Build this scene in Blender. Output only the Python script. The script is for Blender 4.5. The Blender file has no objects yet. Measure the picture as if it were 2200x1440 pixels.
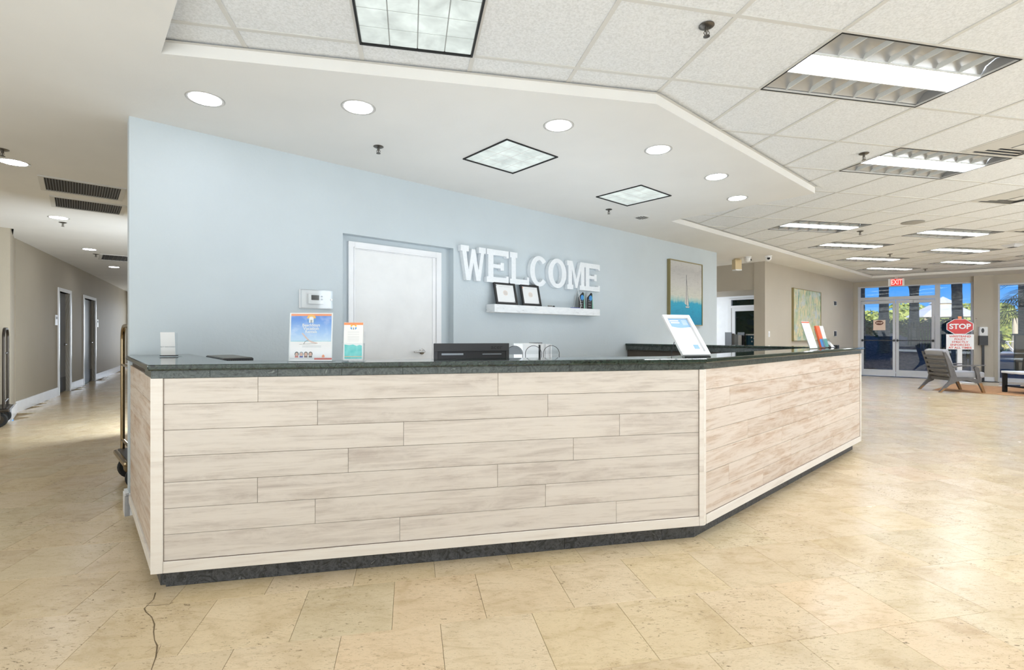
import bpy, bmesh, math, random
from math import sin, cos, radians as R, pi
from mathutils import Vector, Matrix
from mathutils.geometry import tessellate_polygon
random.seed(7)
C = bpy.context.scene
COL = C.collection
# ---------------------------------------------------------------- camera, world, sun, exposure
FOC = 1052.3; HY = 716.0; EYE = 1.24            # focal length in px of 2200, horizon row, eye height
cd = bpy.data.cameras.new('camera'); cam = bpy.data.objects.new('camera', cd); COL.objects.link(cam)
cam.location = (0, 0, EYE); cam.rotation_euler = (pi / 2, 0, 0)
cd.sensor_fit = 'HORIZONTAL'; cd.sensor_width = 36; cd.lens = 36 * FOC / 2200
cd.shift_y = -(720 - HY) / 2200; cd.clip_end = 500; cd.clip_start = 0.05
C.camera = cam
w = bpy.data.worlds.new('world'); C.world = w; w.use_nodes = True
nt = w.node_tree; nt.nodes.clear()
wo = nt.nodes.new('ShaderNodeOutputWorld'); bg = nt.nodes.new('ShaderNodeBackground')
ramp = nt.nodes.new('ShaderNodeValToRGB'); geo = nt.nodes.new('ShaderNodeTexCoord'); sep = nt.nodes.new('ShaderNodeSeparateXYZ')
nt.links.new(geo.outputs['Generated'], sep.inputs[0]); nt.links.new(sep.outputs[2], ramp.inputs[0])
ramp.color_ramp.elements[0].position = 0.0; ramp.color_ramp.elements[0].color = (.16, .48, 1.0, 1)
ramp.color_ramp.elements[1].position = 0.4; ramp.color_ramp.elements[1].color = (.06, .23, .72, 1)
_e = ramp.color_ramp.elements.new(.08); _e.color = (.075, .36, .97, 1)
nt.links.new(ramp.outputs[0], bg.inputs[0]); bg.inputs[1].default_value = 1.0
nt.links.new(bg.outputs[0], wo.inputs[0])
sd = bpy.data.lights.new('sun', 'SUN'); sun = bpy.data.objects.new('sun', sd); COL.objects.link(sun)
sd.energy = 4.5; sd.angle = R(0.6); sd.color = (1, .93, .82)
sun.rotation_euler = Vector((.50, .80, -.36)).to_track_quat('-Z', 'Y').to_euler()
C.view_settings.view_transform = 'Standard'; C.view_settings.look = 'None'
C.view_settings.gamma = 1; C.view_settings.use_curve_mapping = False
C.view_settings.exposure = 0.2
def area(name, loc, aim, sx, sy, watt, col=(.80, .905, 1)):
    a = bpy.data.lights.new(name, 'AREA'); a.shape = 'RECTANGLE'; a.size = sx; a.size_y = sy; a.energy = watt; a.color = col
    o = bpy.data.objects.new(name, a); COL.objects.link(o); o.location = loc
    o.rotation_euler = (Vector(aim) - Vector(loc)).to_track_quat('-Z', 'Y').to_euler(); return o
area('lobby_fill', (0, -3.8, 1.5), (1.0, 4, 1.9), 9, 2.2, 60)            # fill lamp added behind the camera, brightening desk and walls
area('lobby_fill', (10.5, 0.2, 1.5), (7.2, 9, 1.1), 6, 2.2, 200)  # fill lamp added out of view on the right, lifting the far floor
area('lobby_fill', (-10.2, .2, 1.5), (-7.2, 8, 1.2), 3, 1.6, 75)  # fill lamp added out of view on the left, for the corridor
area('ceiling_fill', (-1.5, -2.3, .2), (-1.5, -2.29, 5), 10, 3.4, 400)            # unseen up-facing lamp added to brighten the ceiling
area('ceiling_fill', (9.3, 1.6, .2), (9.3, 1.61, 5), 5, 4, 330)  # second added up-facing lamp, for the right-hand ceiling
area('desk_fill', (.52, 4.40, .93), (.52, 4.40, 3), 4.0, .7, 24).rotation_euler = (pi, 0, R(41.67))   # added lamp hidden in the desk well, lifting soffit and blue wall
area('corridor_fill', (-4.3, 6.7, 1.0), (-9.4, 9.6, .8), 2, 1.4, 85)     # added lamp hidden behind the blue wall, brightening the corridor wall
area('corridor_fill', (-13.0, 18.6, 1.4), (-9.6, 13.5, .8), 2, 2, 80, (.95, .97, 1))   # added lamp standing for daylight at the glazed corridor end
area('passage_fill', (3.3, 12.3, 1.6), (6.0, 12.0, 1.4), 1.4, 1.6, 45)  # added lamp out of sight, brightening the dark passage
EM_T, EM_L, EM_D = 29.0, .80, 30.0             # emission of troffer lamps, lens panels, downlights
# ---------------------------------------------------------------- frames of reference
ZS, ZT = 2.72, 2.79                             # drywall ceiling and tile ceiling
AW, AG, AF = R(41.67), R(11.75), R(-38.5)       # desk wall, tile grid, entrance wall
AC = R(90 + 31.3)                               # corridor wall
KF = (10.08, 14.30)                             # corner where the entrance wall starts
KC = (-7.75, 7.65)
def fr(a, x, y, o=(0, 0)): return (o[0] + x * cos(a) - y * sin(a), o[1] + x * sin(a) + y * cos(a))
def W(s, n): return fr(AW, s, n)
def G(u, v): return fr(AG, u, v)
def FW(t, d): return fr(AF, t, d, KF)
def CW(t, d): return fr(AC, t, d, KC)
# ---------------------------------------------------------------- tagging helpers
def tag(o, label=None, cat=None, group=None, kind=None):
    if label: o['label'] = label
    if cat: o['category'] = cat
    if group: o['group'] = group
    if kind: o['kind'] = kind
    return o
def thing(name, label, cat, loc=(0, 0, 0), rz=0, group=None):
    o = bpy.data.objects.new(name, None); COL.objects.link(o)
    o.location = loc; o.rotation_euler = (0, 0, rz); o.empty_display_size = .1
    return tag(o, label, cat, group)
class MB:
    def __init__(s): s.v = []; s.f = []; s.mi = []; s.m = 0; s.sm = []; s.T = None; s.smooth = False
    def add(s, vs, fs):
        b = len(s.v)
        for p in vs:
            p = Vector(p)
            if s.T is not None: p = s.T @ p
            s.v.append(p)
        for f in fs: s.f.append([b + i for i in f]); s.mi.append(s.m); s.sm.append(s.smooth)
        return s
    def box(s, x0, y0, z0, x1, y1, z1):
        return s.add([(x0,y0,z0),(x1,y0,z0),(x1,y1,z0),(x0,y1,z0),(x0,y0,z1),(x1,y0,z1),(x1,y1,z1),(x0,y1,z1)],
                     [(0,3,2,1),(4,5,6,7),(0,1,5,4),(1,2,6,5),(2,3,7,6),(3,0,4,7)])
    def prism(s, pts, a0, a1, axis='z'):        # pts 2d, extruded along axis
        n = len(pts)
        def m(p, a): return (p[0], p[1], a) if axis == 'z' else ((p[0], a, p[1]) if axis == 'y' else (a, p[0], p[1]))
        vs = [m(p, a0) for p in pts] + [m(p, a1) for p in pts]
        return s.add(vs, [list(range(n))[::-1], list(range(n, 2 * n))] + [(i, (i + 1) % n, n + (i + 1) % n, n + i) for i in range(n)])
    def loft(s, rings, close=True, caps=True):
        n = len(rings[0]); vs = [p for r in rings for p in r]; fs = []
        for k in range(len(rings) - 1):
            for i in range(n if close else n - 1):
                j = (i + 1) % n; fs.append((k * n + i, k * n + j, (k + 1) * n + j, (k + 1) * n + i))
        if caps and close: fs += [list(range(n))[::-1], [(len(rings) - 1) * n + i for i in range(n)]]
        return s.add(vs, fs)
    def lathe(s, prof, c=(0, 0, 0), n=24, axis='z', caps=True):
        rs = []
        for r, z in prof:
            ring = []
            for i in range(n):
                a = 2 * pi * i / n; x, y = r * cos(a), r * sin(a)
                p = (x, y, z) if axis == 'z' else ((x, -z, y) if axis == 'y' else (z, x, y))
                ring.append((p[0] + c[0], p[1] + c[1], p[2] + c[2]))
            rs.append(ring)
        o = s.smooth; s.smooth = True; s.loft(rs, True, caps); s.smooth = o; return s
    def tube(s, path, r, n=8, caps=True):
        P = [Vector(p) for p in path]; rs = []; up = None
        for i, p in enumerate(P):
            d = (P[min(i + 1, len(P) - 1)] - P[max(i - 1, 0)]).normalized()
            if up is None: up = Vector((0, 0, 1)) if abs(d.z) < .9 else Vector((1, 0, 0))
            x = d.cross(up).normalized(); y = d.cross(x).normalized(); up = x.cross(d)
            rr = r[i] if isinstance(r, (list, tuple)) else r
            rs.append([tuple(p + x * rr * cos(2 * pi * k / n) + y * rr * sin(2 * pi * k / n)) for k in range(n)])
        o = s.smooth; s.smooth = True; s.loft(rs, True, caps); s.smooth = o; return s
    def build(s, name, mat, parent=None, loc=(0, 0, 0), rz=0, bevel=0, seg=2, fix=True):
        me = bpy.data.meshes.new(name); me.from_pydata([tuple(v) for v in s.v], [], s.f)
        for m in (mat if isinstance(mat, (list, tuple)) else [mat]): me.materials.append(m)
        for p, i, sm in zip(me.polygons, s.mi, s.sm): p.material_index = i; p.use_smooth = sm
        if fix or bevel:
            bm = bmesh.new(); bm.from_mesh(me)
            if fix: bmesh.ops.recalc_face_normals(bm, faces=bm.faces)
            if bevel:
                es = [e for e in bm.edges if len(e.link_faces) == 2 and e.calc_face_angle(0) > .6]
                bmesh.ops.bevel(bm, geom=es, offset=bevel, segments=seg, profile=.6, affect='EDGES', clamp_overlap=True)
            bm.to_mesh(me); bm.free()
        me.update()
        if any(s.sm):
            try: me.set_sharp_from_angle(angle=R(40))
            except Exception: pass
        o = bpy.data.objects.new(name, me); COL.objects.link(o)
        if parent: o.parent = parent
        o.location = loc; o.rotation_euler = (0, 0, rz)
        return o
def kids(o): return [c for c in o.children]
def copy_tree(o, parent=None):
    c = o.copy(); COL.objects.link(c)
    if parent: c.parent = parent
    for ch in kids(o): copy_tree(ch, c)
    return c
def struct(o): o['kind'] = 'structure'; return o
FONTC = {}
def text(st, size, mat, parent, loc=(0, 0, 0), rx=pi / 2, rz=0, ext=.0004, off=0.0, sx=1.0, name='lettering', align='CENTER', space=1.0):
    key = (st, size, ext, off, align, space)
    if key not in FONTC:
        cu = bpy.data.curves.new(name, 'FONT'); cu.body = st; cu.size = size; cu.extrude = ext; cu.offset = off
        cu.align_x = align; cu.align_y = 'CENTER'; cu.resolution_u = 3; cu.space_character = space
        to = bpy.data.objects.new(name, cu); COL.objects.link(to)
        dg = bpy.context.evaluated_depsgraph_get(); dg.update()
        me = bpy.data.meshes.new_from_object(to.evaluated_get(dg)); bpy.data.objects.remove(to)
        FONTC[key] = me
    me = FONTC[key].copy(); me.name = name; me.materials.clear(); me.materials.append(mat)
    o = bpy.data.objects.new(name, me); COL.objects.link(o); o.parent = parent
    o.location = loc; o.rotation_euler = (rx, 0, rz); o.scale = (sx, 1, 1)
    return o
# ---------------------------------------------------------------- materials
def srgb(r, g, b):
    f = lambda c: (c / 255 / 12.92) if c / 255 <= .04045 else ((c / 255 + .055) / 1.055) ** 2.4
    return (f(r), f(g), f(b), 1)
class NT:
    def __init__(s, name):
        s.m = bpy.data.materials.new(name); s.m.use_nodes = True; s.t = s.m.node_tree
        s.p = s.t.nodes['Principled BSDF']; s.n = s.t.nodes; s.l = s.t.links
    def node(s, typ, **kw):
        n = s.n.new('ShaderNode' + typ)
        for k, v in kw.items(): setattr(n, k, v)
        return n
    def link(s, a, b): s.l.new(a, b)
    def coord(s, kind='Object', scale=(1, 1, 1), rnd=0, rot=(0, 0, 0), island=False):
        if kind == 'Position': o = s.node('NewGeometry').outputs['Position']
        else: o = s.node('TexCoord').outputs[kind]
        mp = s.node('Mapping'); mp.inputs['Scale'].default_value = scale; mp.inputs['Rotation'].default_value = rot
        if rnd:
            r = s.node('NewGeometry').outputs['Random Per Island'] if island else s.node('ObjectInfo').outputs['Random']
            v = s.node('VectorMath', operation='SCALE'); v.inputs[0].default_value = (rnd, rnd * .7, rnd * 1.3); s.link(r, v.inputs['Scale'])
            a = s.node('VectorMath', operation='ADD'); s.link(o, a.inputs[0]); s.link(v.outputs[0], a.inputs[1]); o = a.outputs[0]
        s.link(o, mp.inputs[0]); return mp.outputs[0]
    def noise(s, vec, scale, detail=4, rough=.55, dist=0):
        n = s.node('TexNoise'); n.inputs['Scale'].default_value = scale; n.inputs['Detail'].default_value = detail
        n.inputs['Roughness'].default_value = rough; n.inputs['Distortion'].default_value = dist
        if vec: s.link(vec, n.inputs['Vector'])
        return n.outputs['Fac']
    def ramp(s, fac, stops, interp='LINEAR'):
        r = s.node('ValToRGB'); e = r.color_ramp.elements; r.color_ramp.interpolation = interp
        while len(e) < len(stops): e.new(.5)
        for i, (p, c) in enumerate(stops):
            e[i].position = p; e[i].color = c if isinstance(c, tuple) else (c, c, c, 1)
        s.link(fac, r.inputs[0]); return r.outputs[0]
    def mix(s, f, a, b, mode='MIX'):
        m = s.node('Mix', data_type='RGBA', blend_type=mode)
        for sock, v in ((m.inputs[0], f), (m.inputs[6], a), (m.inputs[7], b)):
            if isinstance(v, (int, float, tuple)): sock.default_value = v
            else: s.link(v, sock)
        return m.outputs[2]
    def math(s, op, a, b=0.0):
        m = s.node('Math', operation=op)
        for sock, v in ((m.inputs[0], a), (m.inputs[1], b)):
            if isinstance(v, (int, float)): sock.default_value = v
            else: s.link(v, sock)
        return m.outputs[0]
    def bump(s, h, strength=.2, dist=.01):
        b = s.node('Bump'); b.inputs['Strength'].default_value = strength; b.inputs['Distance'].default_value = dist
        s.link(h, b.inputs['Height']); s.link(b.outputs[0], s.p.inputs['Normal'])
    def out(s, col=None, rough=None, metal=None, spec=None):
        if col is not None:
            if isinstance(col, tuple): s.p.inputs['Base Color'].default_value = col
            else: s.link(col, s.p.inputs['Base Color'])
        if rough is not None:
            if isinstance(rough, (int, float)): s.p.inputs['Roughness'].default_value = rough
            else: s.link(rough, s.p.inputs['Roughness'])
        if metal is not None: s.p.inputs['Metallic'].default_value = metal
        if spec is not None: s.p.inputs['Specular IOR Level'].default_value = spec
        return s.m
def plain(name, rgb, rough=.5, metal=0, spec=.5, var=.03, vs=6, bump=0, bs=200):
    t = NT(name); c = srgb(*rgb); v = t.coord('Object')
    lo = tuple(x * (1 - var * 2) for x in c[:3]) + (1,)
    col = t.ramp(t.noise(v, vs), [(.3, lo), (.7, c)]) if var else c
    if bump: t.bump(t.noise(v, bs, 3), bump, .002)
    return t.out(col, rough, metal, spec)
def wallpaint(name, rgb, bump=.25):
    t = NT(name); v = t.coord('Position'); c = srgb(*rgb)
    col = t.ramp(t.noise(v, 1.5, 3), [(.3, tuple(x * .95 for x in c[:3]) + (1,)), (.7, c)])
    t.bump(t.noise(v, 38, 5, .6, .4), bump, .006); return t.out(col, .62, 0, .3)
def emit(name, rgb, st, base=(.8, .8, .8, 1)):
    t = NT(name); t.p.inputs['Base Color'].default_value = base; t.p.inputs['Roughness'].default_value = .4
    t.p.inputs['Emission Color'].default_value = srgb(*rgb); t.p.inputs['Emission Strength'].default_value = st
    return t.m
def glassmat(name, tint=(1, 1, 1, 1), rough=0.02):
    t = NT(name); t.n.remove(t.p); o = t.n['Material Output']
    tr = t.node('BsdfTransparent'); tr.inputs[0].default_value = tint
    gl = t.node('BsdfGlossy'); gl.inputs['Roughness'].default_value = rough
    lw = t.node('LayerWeight'); lw.inputs['Blend'].default_value = .5
    f = t.math('ADD', t.math('MULTIPLY', t.math('POWER', lw.outputs['Facing'], 4.0), .8), .045)
    mx = t.node('MixShader'); t.link(f, mx.inputs[0]); t.link(tr.outputs[0], mx.inputs[1]); t.link(gl.outputs[0], mx.inputs[2])
    t.link(mx.outputs[0], o.inputs[0]); return t.m
M = {}
M['blue'] = wallpaint('blue_wall_paint', (199, 208, 213))
M['beige'] = wallpaint('beige_wall_paint', (187, 179, 165))
M['beigedim'] = wallpaint('dimmed_beige_paint', (176, 166, 148))  # the beige paint, darkened to carry the poor corridor light
M['drywall'] = wallpaint('ceiling_paint', (228, 226, 222), .12)
M['white'] = plain('white_paint', (236, 236, 236), .4)
M['whitetrim'] = plain('white_trim_paint', (240, 240, 242), .3)
M['sheet'] = plain('white_sheet', (234, 234, 234), .35, var=0)
M['black'] = plain('black_plastic', (26, 26, 28), .4)
M['blackedge'] = plain('black_edge', (8, 8, 8), .6, var=0)
M['darkgrey'] = plain('dark_grey_plastic', (60, 60, 62), .45)
M['midgrey'] = plain('mid_grey', (120, 120, 122), .5)
M['charcoalpanel'] = plain('brown_inner_panel', (84, 76, 68), .6)
M['chrome'] = plain('satin_metal', (170, 168, 165), .25, 1)
M['darkmetal'] = plain('sprinkler_metal', (110, 106, 100), .35, .9)
M['bronze'] = plain('bronze_tube', (150, 132, 104), .22, 1)
M['blacktube'] = plain('dark_tube', (70, 64, 58), .3, .8)
M['rubber'] = plain('rubber', (24, 24, 24), .7)
M['alu'] = plain('white_aluminium', (206, 208, 214), .35)
M['glass'] = glassmat('window_glass', (.96, .98, .98, 1))
M['acrylic'] = glassmat('clear_acrylic', (.97, .98, .985, 1), .05)
M['red'] = plain('sign_red', (206, 30, 26), .35, var=.02)
M['redtext'] = plain('red_ink', (214, 92, 84), .5, var=0)
M['orange'] = plain('orange_print', (242, 146, 92), .4, var=0)
M['darkorange'] = plain('dark_orange_print', (226, 96, 46), .4, var=0)
M['yellow'] = plain('amber_print', (246, 186, 70), .4, var=0)
M['printblue'] = plain('blue_print', (64, 140, 205), .4, var=0)
M['navy'] = plain('navy_plastic', (40, 60, 170), .4, var=0)
M['skin'] = plain('portrait_print', (214, 170, 150), .5, var=0)
M['brownhair'] = plain('hair_print', (84, 62, 52), .5, var=0)
M['ink'] = plain('black_ink', (40, 42, 46), .5, var=0)
M['softink'] = plain('grey_ink', (150, 156, 162), .5, var=0)
M['paleblue'] = plain('pale_blue_print', (138, 178, 214), .4, var=0)
M['wine'] = plain('brown_print', (110, 62, 40), .4, var=0)
M['peach'] = plain('peach_sheet', (240, 214, 196), .45, var=0)
M['cream'] = plain('cream_plastic', (220, 200, 160), .45)
M['warmwood'] = plain('walnut_leg', (150, 112, 72), .4, var=.1)
M['greywood'] = plain('grey_wood', (104, 102, 102), .45, var=.12, vs=14)
M['fabric'] = plain('grey_fabric', (166, 166, 170), .9, bump=.3, bs=600)
M['darkfabric'] = plain('dark_grey_fabric', (120, 120, 122), .9, bump=.3, bs=600)
M['pillow'] = plain('white_cushion', (226, 224, 220), .9, bump=.3, bs=500)
M['lamp'] = emit('troffer_lamp', (236, 244, 255), EM_T)
def mat_lens():
    t = NT('lens_light'); t.p.inputs['Base Color'].default_value = (.22, .24, .23, 1); t.p.inputs['Roughness'].default_value = .35
    n = t.noise(t.coord('Position'), 7, 3, .6, .4); t.p.inputs['Emission Color'].default_value = srgb(236, 246, 241)
    st = t.ramp(n, [(.3, .42), (.7, .72)]); t.link(st, t.p.inputs['Emission Strength']); return t.m
M['lens'] = mat_lens()
M['lensback'] = emit('lens_joint', (214, 220, 210), .18, (.2, .2, .2, 1))
M['ringgrey'] = plain('downlight_trim', (176, 173, 168), .4)
M['down'] = emit('downlight_lamp', (244, 248, 255), EM_D)
M['exitred'] = emit('exit_letters', (255, 60, 50), 1.6)
M['reflector'] = plain('troffer_reflector', (168, 168, 168), .3, .4)
M['louver'] = plain('troffer_louver', (226, 226, 222), .3, .1)

def mat_travertine(island):
    t = NT('travertine_field' if island else 'travertine_tile')
    g = t.coord('Position', (1, 1, 1), 37, (0, 0, -AG), island)
    st = t.coord('Position', (1, 2.6, 1), 53, (0, 0, -AG), island)
    rnd = t.node('NewGeometry').outputs['Random Per Island'] if island else t.node('ObjectInfo').outputs['Random']
    base = t.ramp(rnd, [(0, srgb(222, 204, 175)), (.2, srgb(217, 199, 170)), (.38, srgb(226, 203, 172)), (.5, srgb(217, 202, 172)),
                        (.62, srgb(226, 208, 180)), (.78, srgb(216, 197, 165)), (.9, srgb(222, 203, 169)), (1, srgb(230, 212, 182))])
    cl = t.ramp(t.noise(g, 3.2, 6, .6, .6), [(.3, srgb(228, 219, 202)), (.5, srgb(250, 245, 236)), (.72, srgb(255, 252, 246))])
    c = t.mix(.8, base, cl, 'MULTIPLY')
    vein = t.ramp(t.noise(st, 7, 7, .62, 1.2), [(.34, srgb(196, 180, 152)), (.5, 1.0), (1, 1.0)])
    c = t.mix(.26, c, vein, 'MULTIPLY')
    fine = t.ramp(t.noise(st, 45, 5, .7, .3), [(.30, srgb(176, 158, 128)), (.44, 1.0), (1, 1.0)])
    c = t.mix(.45, c, fine, 'MULTIPLY')
    # pits: small holes, denser on some tiles
    dens = t.ramp(t.noise(g, 2.6, 3, .5), [(.42, 0.1), (.60, 1.0)])
    pit = t.ramp(t.noise(st, 34, 5, .68, .8), [(.600, 0.0), (.63, 1.0)])
    pf = t.math('MULTIPLY', dens, pit)
    pit2 = t.ramp(t.noise(st, 90, 3, .6, .3), [(.645, 0.0), (.675, 1.0)])
    pf = t.math('MAXIMUM', t.math('MULTIPLY', pf, .85), t.math('MULTIPLY', pit2, .4))
    c = t.mix(pf, c, srgb(118, 100, 74))
    rg = t.math('ADD', t.math('MULTIPLY', t.noise(g, 5, 3), .14), .17)
    t.bump(t.math('SUBTRACT', t.noise(g, 6, 2), t.math('MULTIPLY', pf, .6)), .10, .006)
    return t.out(c, rg, 0, .5)
M['trav'] = mat_travertine(False); M['travfield'] = mat_travertine(True)
M['grout'] = plain('grout', (172, 150, 118), .8)
M['crack'] = plain('crack_line', (112, 94, 68), .8, var=0)

def mat_wood(name, light, mid, dark, amount, knots=True):
    t = NT(name)
    v = t.coord('Object', (.42, 1, 6), 31); v2 = t.coord('Object', (1.2, 1, 24), 17)
    a = t.noise(v, 2.6, 7, .62, 1.1); b = t.noise(v2, 4.5, 6, .65, .5)
    c = t.ramp(a, [(.30, srgb(*dark)), (.44, srgb(*mid)), (.56, srgb(*light)), (.75, srgb(*light))])
    d = t.ramp(b, [(.33, srgb(*mid)), (.5, 1.0), (1, 1.0)])
    c = t.mix(amount, c, d, 'MULTIPLY')
    white = t.ramp(t.noise(t.coord('Object', (1, 1, 3), 41), 5, 6, .7, .4), [(.45, 0.0), (.62, .75)])
    c = t.mix(white, c, srgb(*light))
    if knots:
        vo = t.node('TexVoronoi'); vo.inputs['Scale'].default_value = 2.2; t.link(t.coord('Object', (1, .1, 1.3), 23), vo.inputs['Vector'])
        k = t.ramp(vo.outputs['Distance'], [(.0, 1.0), (.022, .75), (.035, .25), (.05, 0.0)])
        c = t.mix(k, c, srgb(*dark))
    rnd = t.ramp(t.node('ObjectInfo').outputs['Random'], [(0, .93), (1, 1.0)])
    c = t.mix(1, c, rnd, 'MULTIPLY')
    t.bump(b, .15, .002); return t.out(c, .5, 0, .35)
M['plank'] = mat_wood('whitewashed_plank', (220, 211, 202), (205, 195, 186), (188, 176, 167), .34)
M['plankwarm'] = mat_wood('whitewashed_warm_plank', (218, 205, 193), (202, 182, 164), (184, 154, 130), .45)
M['trimwood'] = mat_wood('whitewashed_trim', (234, 227, 219), (229, 220, 211), (208, 198, 188), .1, False)
M['edgewear'] = plain('worn_trim_edge', (150, 132, 120), .7, var=.2, vs=20)

def mat_granite(name, dark, mid, light, rough, sc=1.0, coat=False):
    t = NT(name); v = t.coord('Position', (1, 1, 1), 0)
    a = t.noise(v, 13 * sc, 8, .66, 2.6); b = t.noise(v, 46 * sc, 5, .7, 1.0)
    c = t.ramp(a, [(.36, srgb(*dark)), (.52, srgb(*mid)), (.62, srgb(*dark)), (.72, srgb(*light))])
    d = t.ramp(b, [(.35, .45), (.6, 1.3)])
    c = t.mix(.7, c, d, 'MULTIPLY'); return t.out(c, rough, 0, .6)
M['granite'] = mat_granite('green_black_granite', (20, 28, 24), (52, 66, 58), (96, 112, 100), .045)
M['apron'] = mat_granite('granite_apron', (34, 40, 39), (78, 86, 82), (132, 140, 134), .3, .9)
M['kick'] = mat_granite('dark_granite_base', (26, 27, 30), (78, 80, 84), (128, 130, 134), .4, .8)

def mat_ceiltile():
    t = NT('mineral_ceiling_tile'); v = t.coord('Position', (1, 1, 1), 0)
    n = t.noise(v, 120, 4, .7); sp = t.noise(v, 210, 2, .5)
    c = t.ramp(t.noise(v, 90, 3, .6), [(.35, srgb(213, 214, 214)), (.6, srgb(229, 230, 231))])
    holes = t.ramp(sp, [(.26, 1.0), (.31, 0.0)])
    c = t.mix(t.math('MULTIPLY', holes, .7), c, srgb(150, 146, 140))
    t.bump(n, .5, .006); return t.out(c, .85, 0, .2)
M['ctile'] = mat_ceiltile()
M['gridbar'] = plain('ceiling_grid_metal', (206, 204, 199), .6, var=.02)

def mat_sail():
    t = NT('sailboat_painting'); v = t.coord('Object'); sp = t.node('SeparateXYZ'); t.link(v, sp.inputs[0]); z = sp.outputs[2]; x = sp.outputs[0]
    n = t.noise(t.coord('Object', (4, 1, 1.2)), 3, 7, .65, .8)
    zz = t.math('ADD', z, t.math('MULTIPLY', t.math('SUBTRACT', n, .5), .16))
    c = t.ramp(t.math('ADD', zz, .52), [(.0, srgb(28, 130, 168)), (.22, srgb(30, 146, 182)), (.36, srgb(40, 158, 190)), (.40, srgb(150, 190, 188)), (.48, srgb(200, 200, 188)), (.68, srgb(192, 190, 186)), (.9, srgb(176, 174, 172)), (1, srgb(190, 188, 184))])
    s = t.ramp(t.noise(t.coord('Object', (1.5, 1, 9)), 6, 5, .7, .6), [(.36, .72), (.5, 1.0), (.66, 1.0)])
    c = t.mix(.5, c, s, 'MULTIPLY')
    return t.out(c, .5)
M['sail'] = mat_sail()
M['sailwhite'] = plain('sail_white', (206, 204, 198), .5, var=.1, vs=30)
M['sailink'] = plain('mast_grey', (84, 88, 92), .5, var=0)
def mat_abstract():
    t = NT('abstract_painting'); v = t.coord('Object', (3, 1, .9)); n = t.noise(v, 2.2, 7, .65, 1.2)
    c = t.ramp(n, [(.3, srgb(108, 122, 134)), (.4, srgb(132, 158, 132)), (.48, srgb(176, 186, 148)), (.55, srgb(222, 200, 158)), (.62, srgb(140, 164, 150)), (.75, srgb(166, 178, 186))])
    b = t.ramp(t.noise(t.coord('Object', (1, 1, 2)), 2.6, 5, .6, .5), [(.5, 0.0), (.66, .8)])
    c = t.mix(b, c, srgb(182, 192, 198)); return t.out(c, .5)
M['abstract'] = mat_abstract()
M['goldframe'] = plain('antique_gold_frame', (150, 138, 96), .4, .3)
def mat_poster():
    t = NT('beach_poster_print'); v = t.coord('Object'); sp = t.node('SeparateXYZ'); t.link(v, sp.inputs[0]); z = sp.outputs[2]
    f = t.math('DIVIDE', z, .256)
    c = t.ramp(f, [(.0, srgb(246, 246, 250)), (.26, srgb(244, 240, 240)), (.40, srgb(238, 234, 232)), (.402, srgb(96, 190, 206)), (.42, srgb(190, 216, 240)), (.6, srgb(146, 188, 236)), (.85, srgb(60, 134, 220)), (1, srgb(50, 120, 214))])
    cl = t.ramp(t.noise(t.coord('Object', (1, 1, 1.6)), 16, 4), [(.5, 0.0), (.75, .35)])
    c = t.mix(cl, c, (1, 1, 1, 1)); return t.out(c, .3)
M['poster'] = mat_poster()
def mat_teal():
    t = NT('teal_water_print'); c = t.ramp(t.noise(t.coord('Object'), 30, 4), [(.35, srgb(20, 190, 190)), (.7, srgb(110, 216, 212))]); return t.out(c, .3)
M['teal'] = mat_teal()
M['tealdark'] = plain('dark_teal_print', (20, 84, 110), .35, var=.25, vs=9)
M['glassgreen'] = plain('green_glass_edge', (150, 206, 186), .15)
def mat_distress():
    t = NT('distressed_white_wood'); v = t.coord('Object', (1, 1, 5)); c = t.ramp(t.noise(v, 9, 6, .7, .6), [(.3, srgb(160, 158, 156)), (.4, srgb(226, 228, 230)), (.6, srgb(236, 238, 240)), (.8, srgb(238, 234, 222))]); return t.out(c, .6)
M['distress'] = mat_distress()
M['letterwhite'] = plain('letter_white', (236, 239, 242), .5, var=.03, vs=40, bump=.3, bs=90)
def mat_ground(name, a, b, sc):
    t = NT(name); v = t.coord('Position'); c = t.ramp(t.noise(v, sc, 6, .7), [(.35, srgb(*a)), (.65, srgb(*b))]); t.bump(t.noise(v, sc * 2, 4), .6, .03); return t.out(c, .9)
M['mulch'] = mat_ground('mulch', (52, 38, 34), (120, 92, 82), 9)
M['sand'] = mat_ground('sand', (214, 196, 150), (236, 222, 184), 3)
M['concrete'] = mat_ground('path_concrete', (168, 172, 178), (196, 200, 204), 8)
def mat_leaf(name, a, b):
    t = NT(name); r = t.node('NewGeometry').outputs['Random Per Island']; return t.out(t.ramp(r, [(0, srgb(*a)), (1, srgb(*b))]), .6)
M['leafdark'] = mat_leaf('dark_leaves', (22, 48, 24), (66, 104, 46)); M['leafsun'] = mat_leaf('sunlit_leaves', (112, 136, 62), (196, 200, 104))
M['leafpalm'] = mat_leaf('palm_leaves', (26, 44, 26), (78, 104, 48)); M['leafdry'] = mat_leaf('dune_grass', (168, 160, 92), (226, 214, 140))
def mat_trunk():
    t = NT('palm_bark'); v = t.coord('Object', (1, 1, 6)); c = t.ramp(t.noise(v, 5, 5, .7), [(.35, srgb(74, 66, 58)), (.65, srgb(128, 118, 104))]); t.bump(t.noise(v, 8, 4), .5, .03); return t.out(c, .9)
M['bark'] = mat_trunk()
M['fence'] = plain('dark_green_fence', (24, 44, 38), .6)
M['roofwhite'] = plain('white_metal_roof', (232, 228, 222), .5)
M['timber'] = plain('pale_timber', (206, 190, 160), .6)
M['rug'] = plain('tan_jute_rug', (190, 144, 100), .95, var=.12, vs=10, bump=.5, bs=300)
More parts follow.
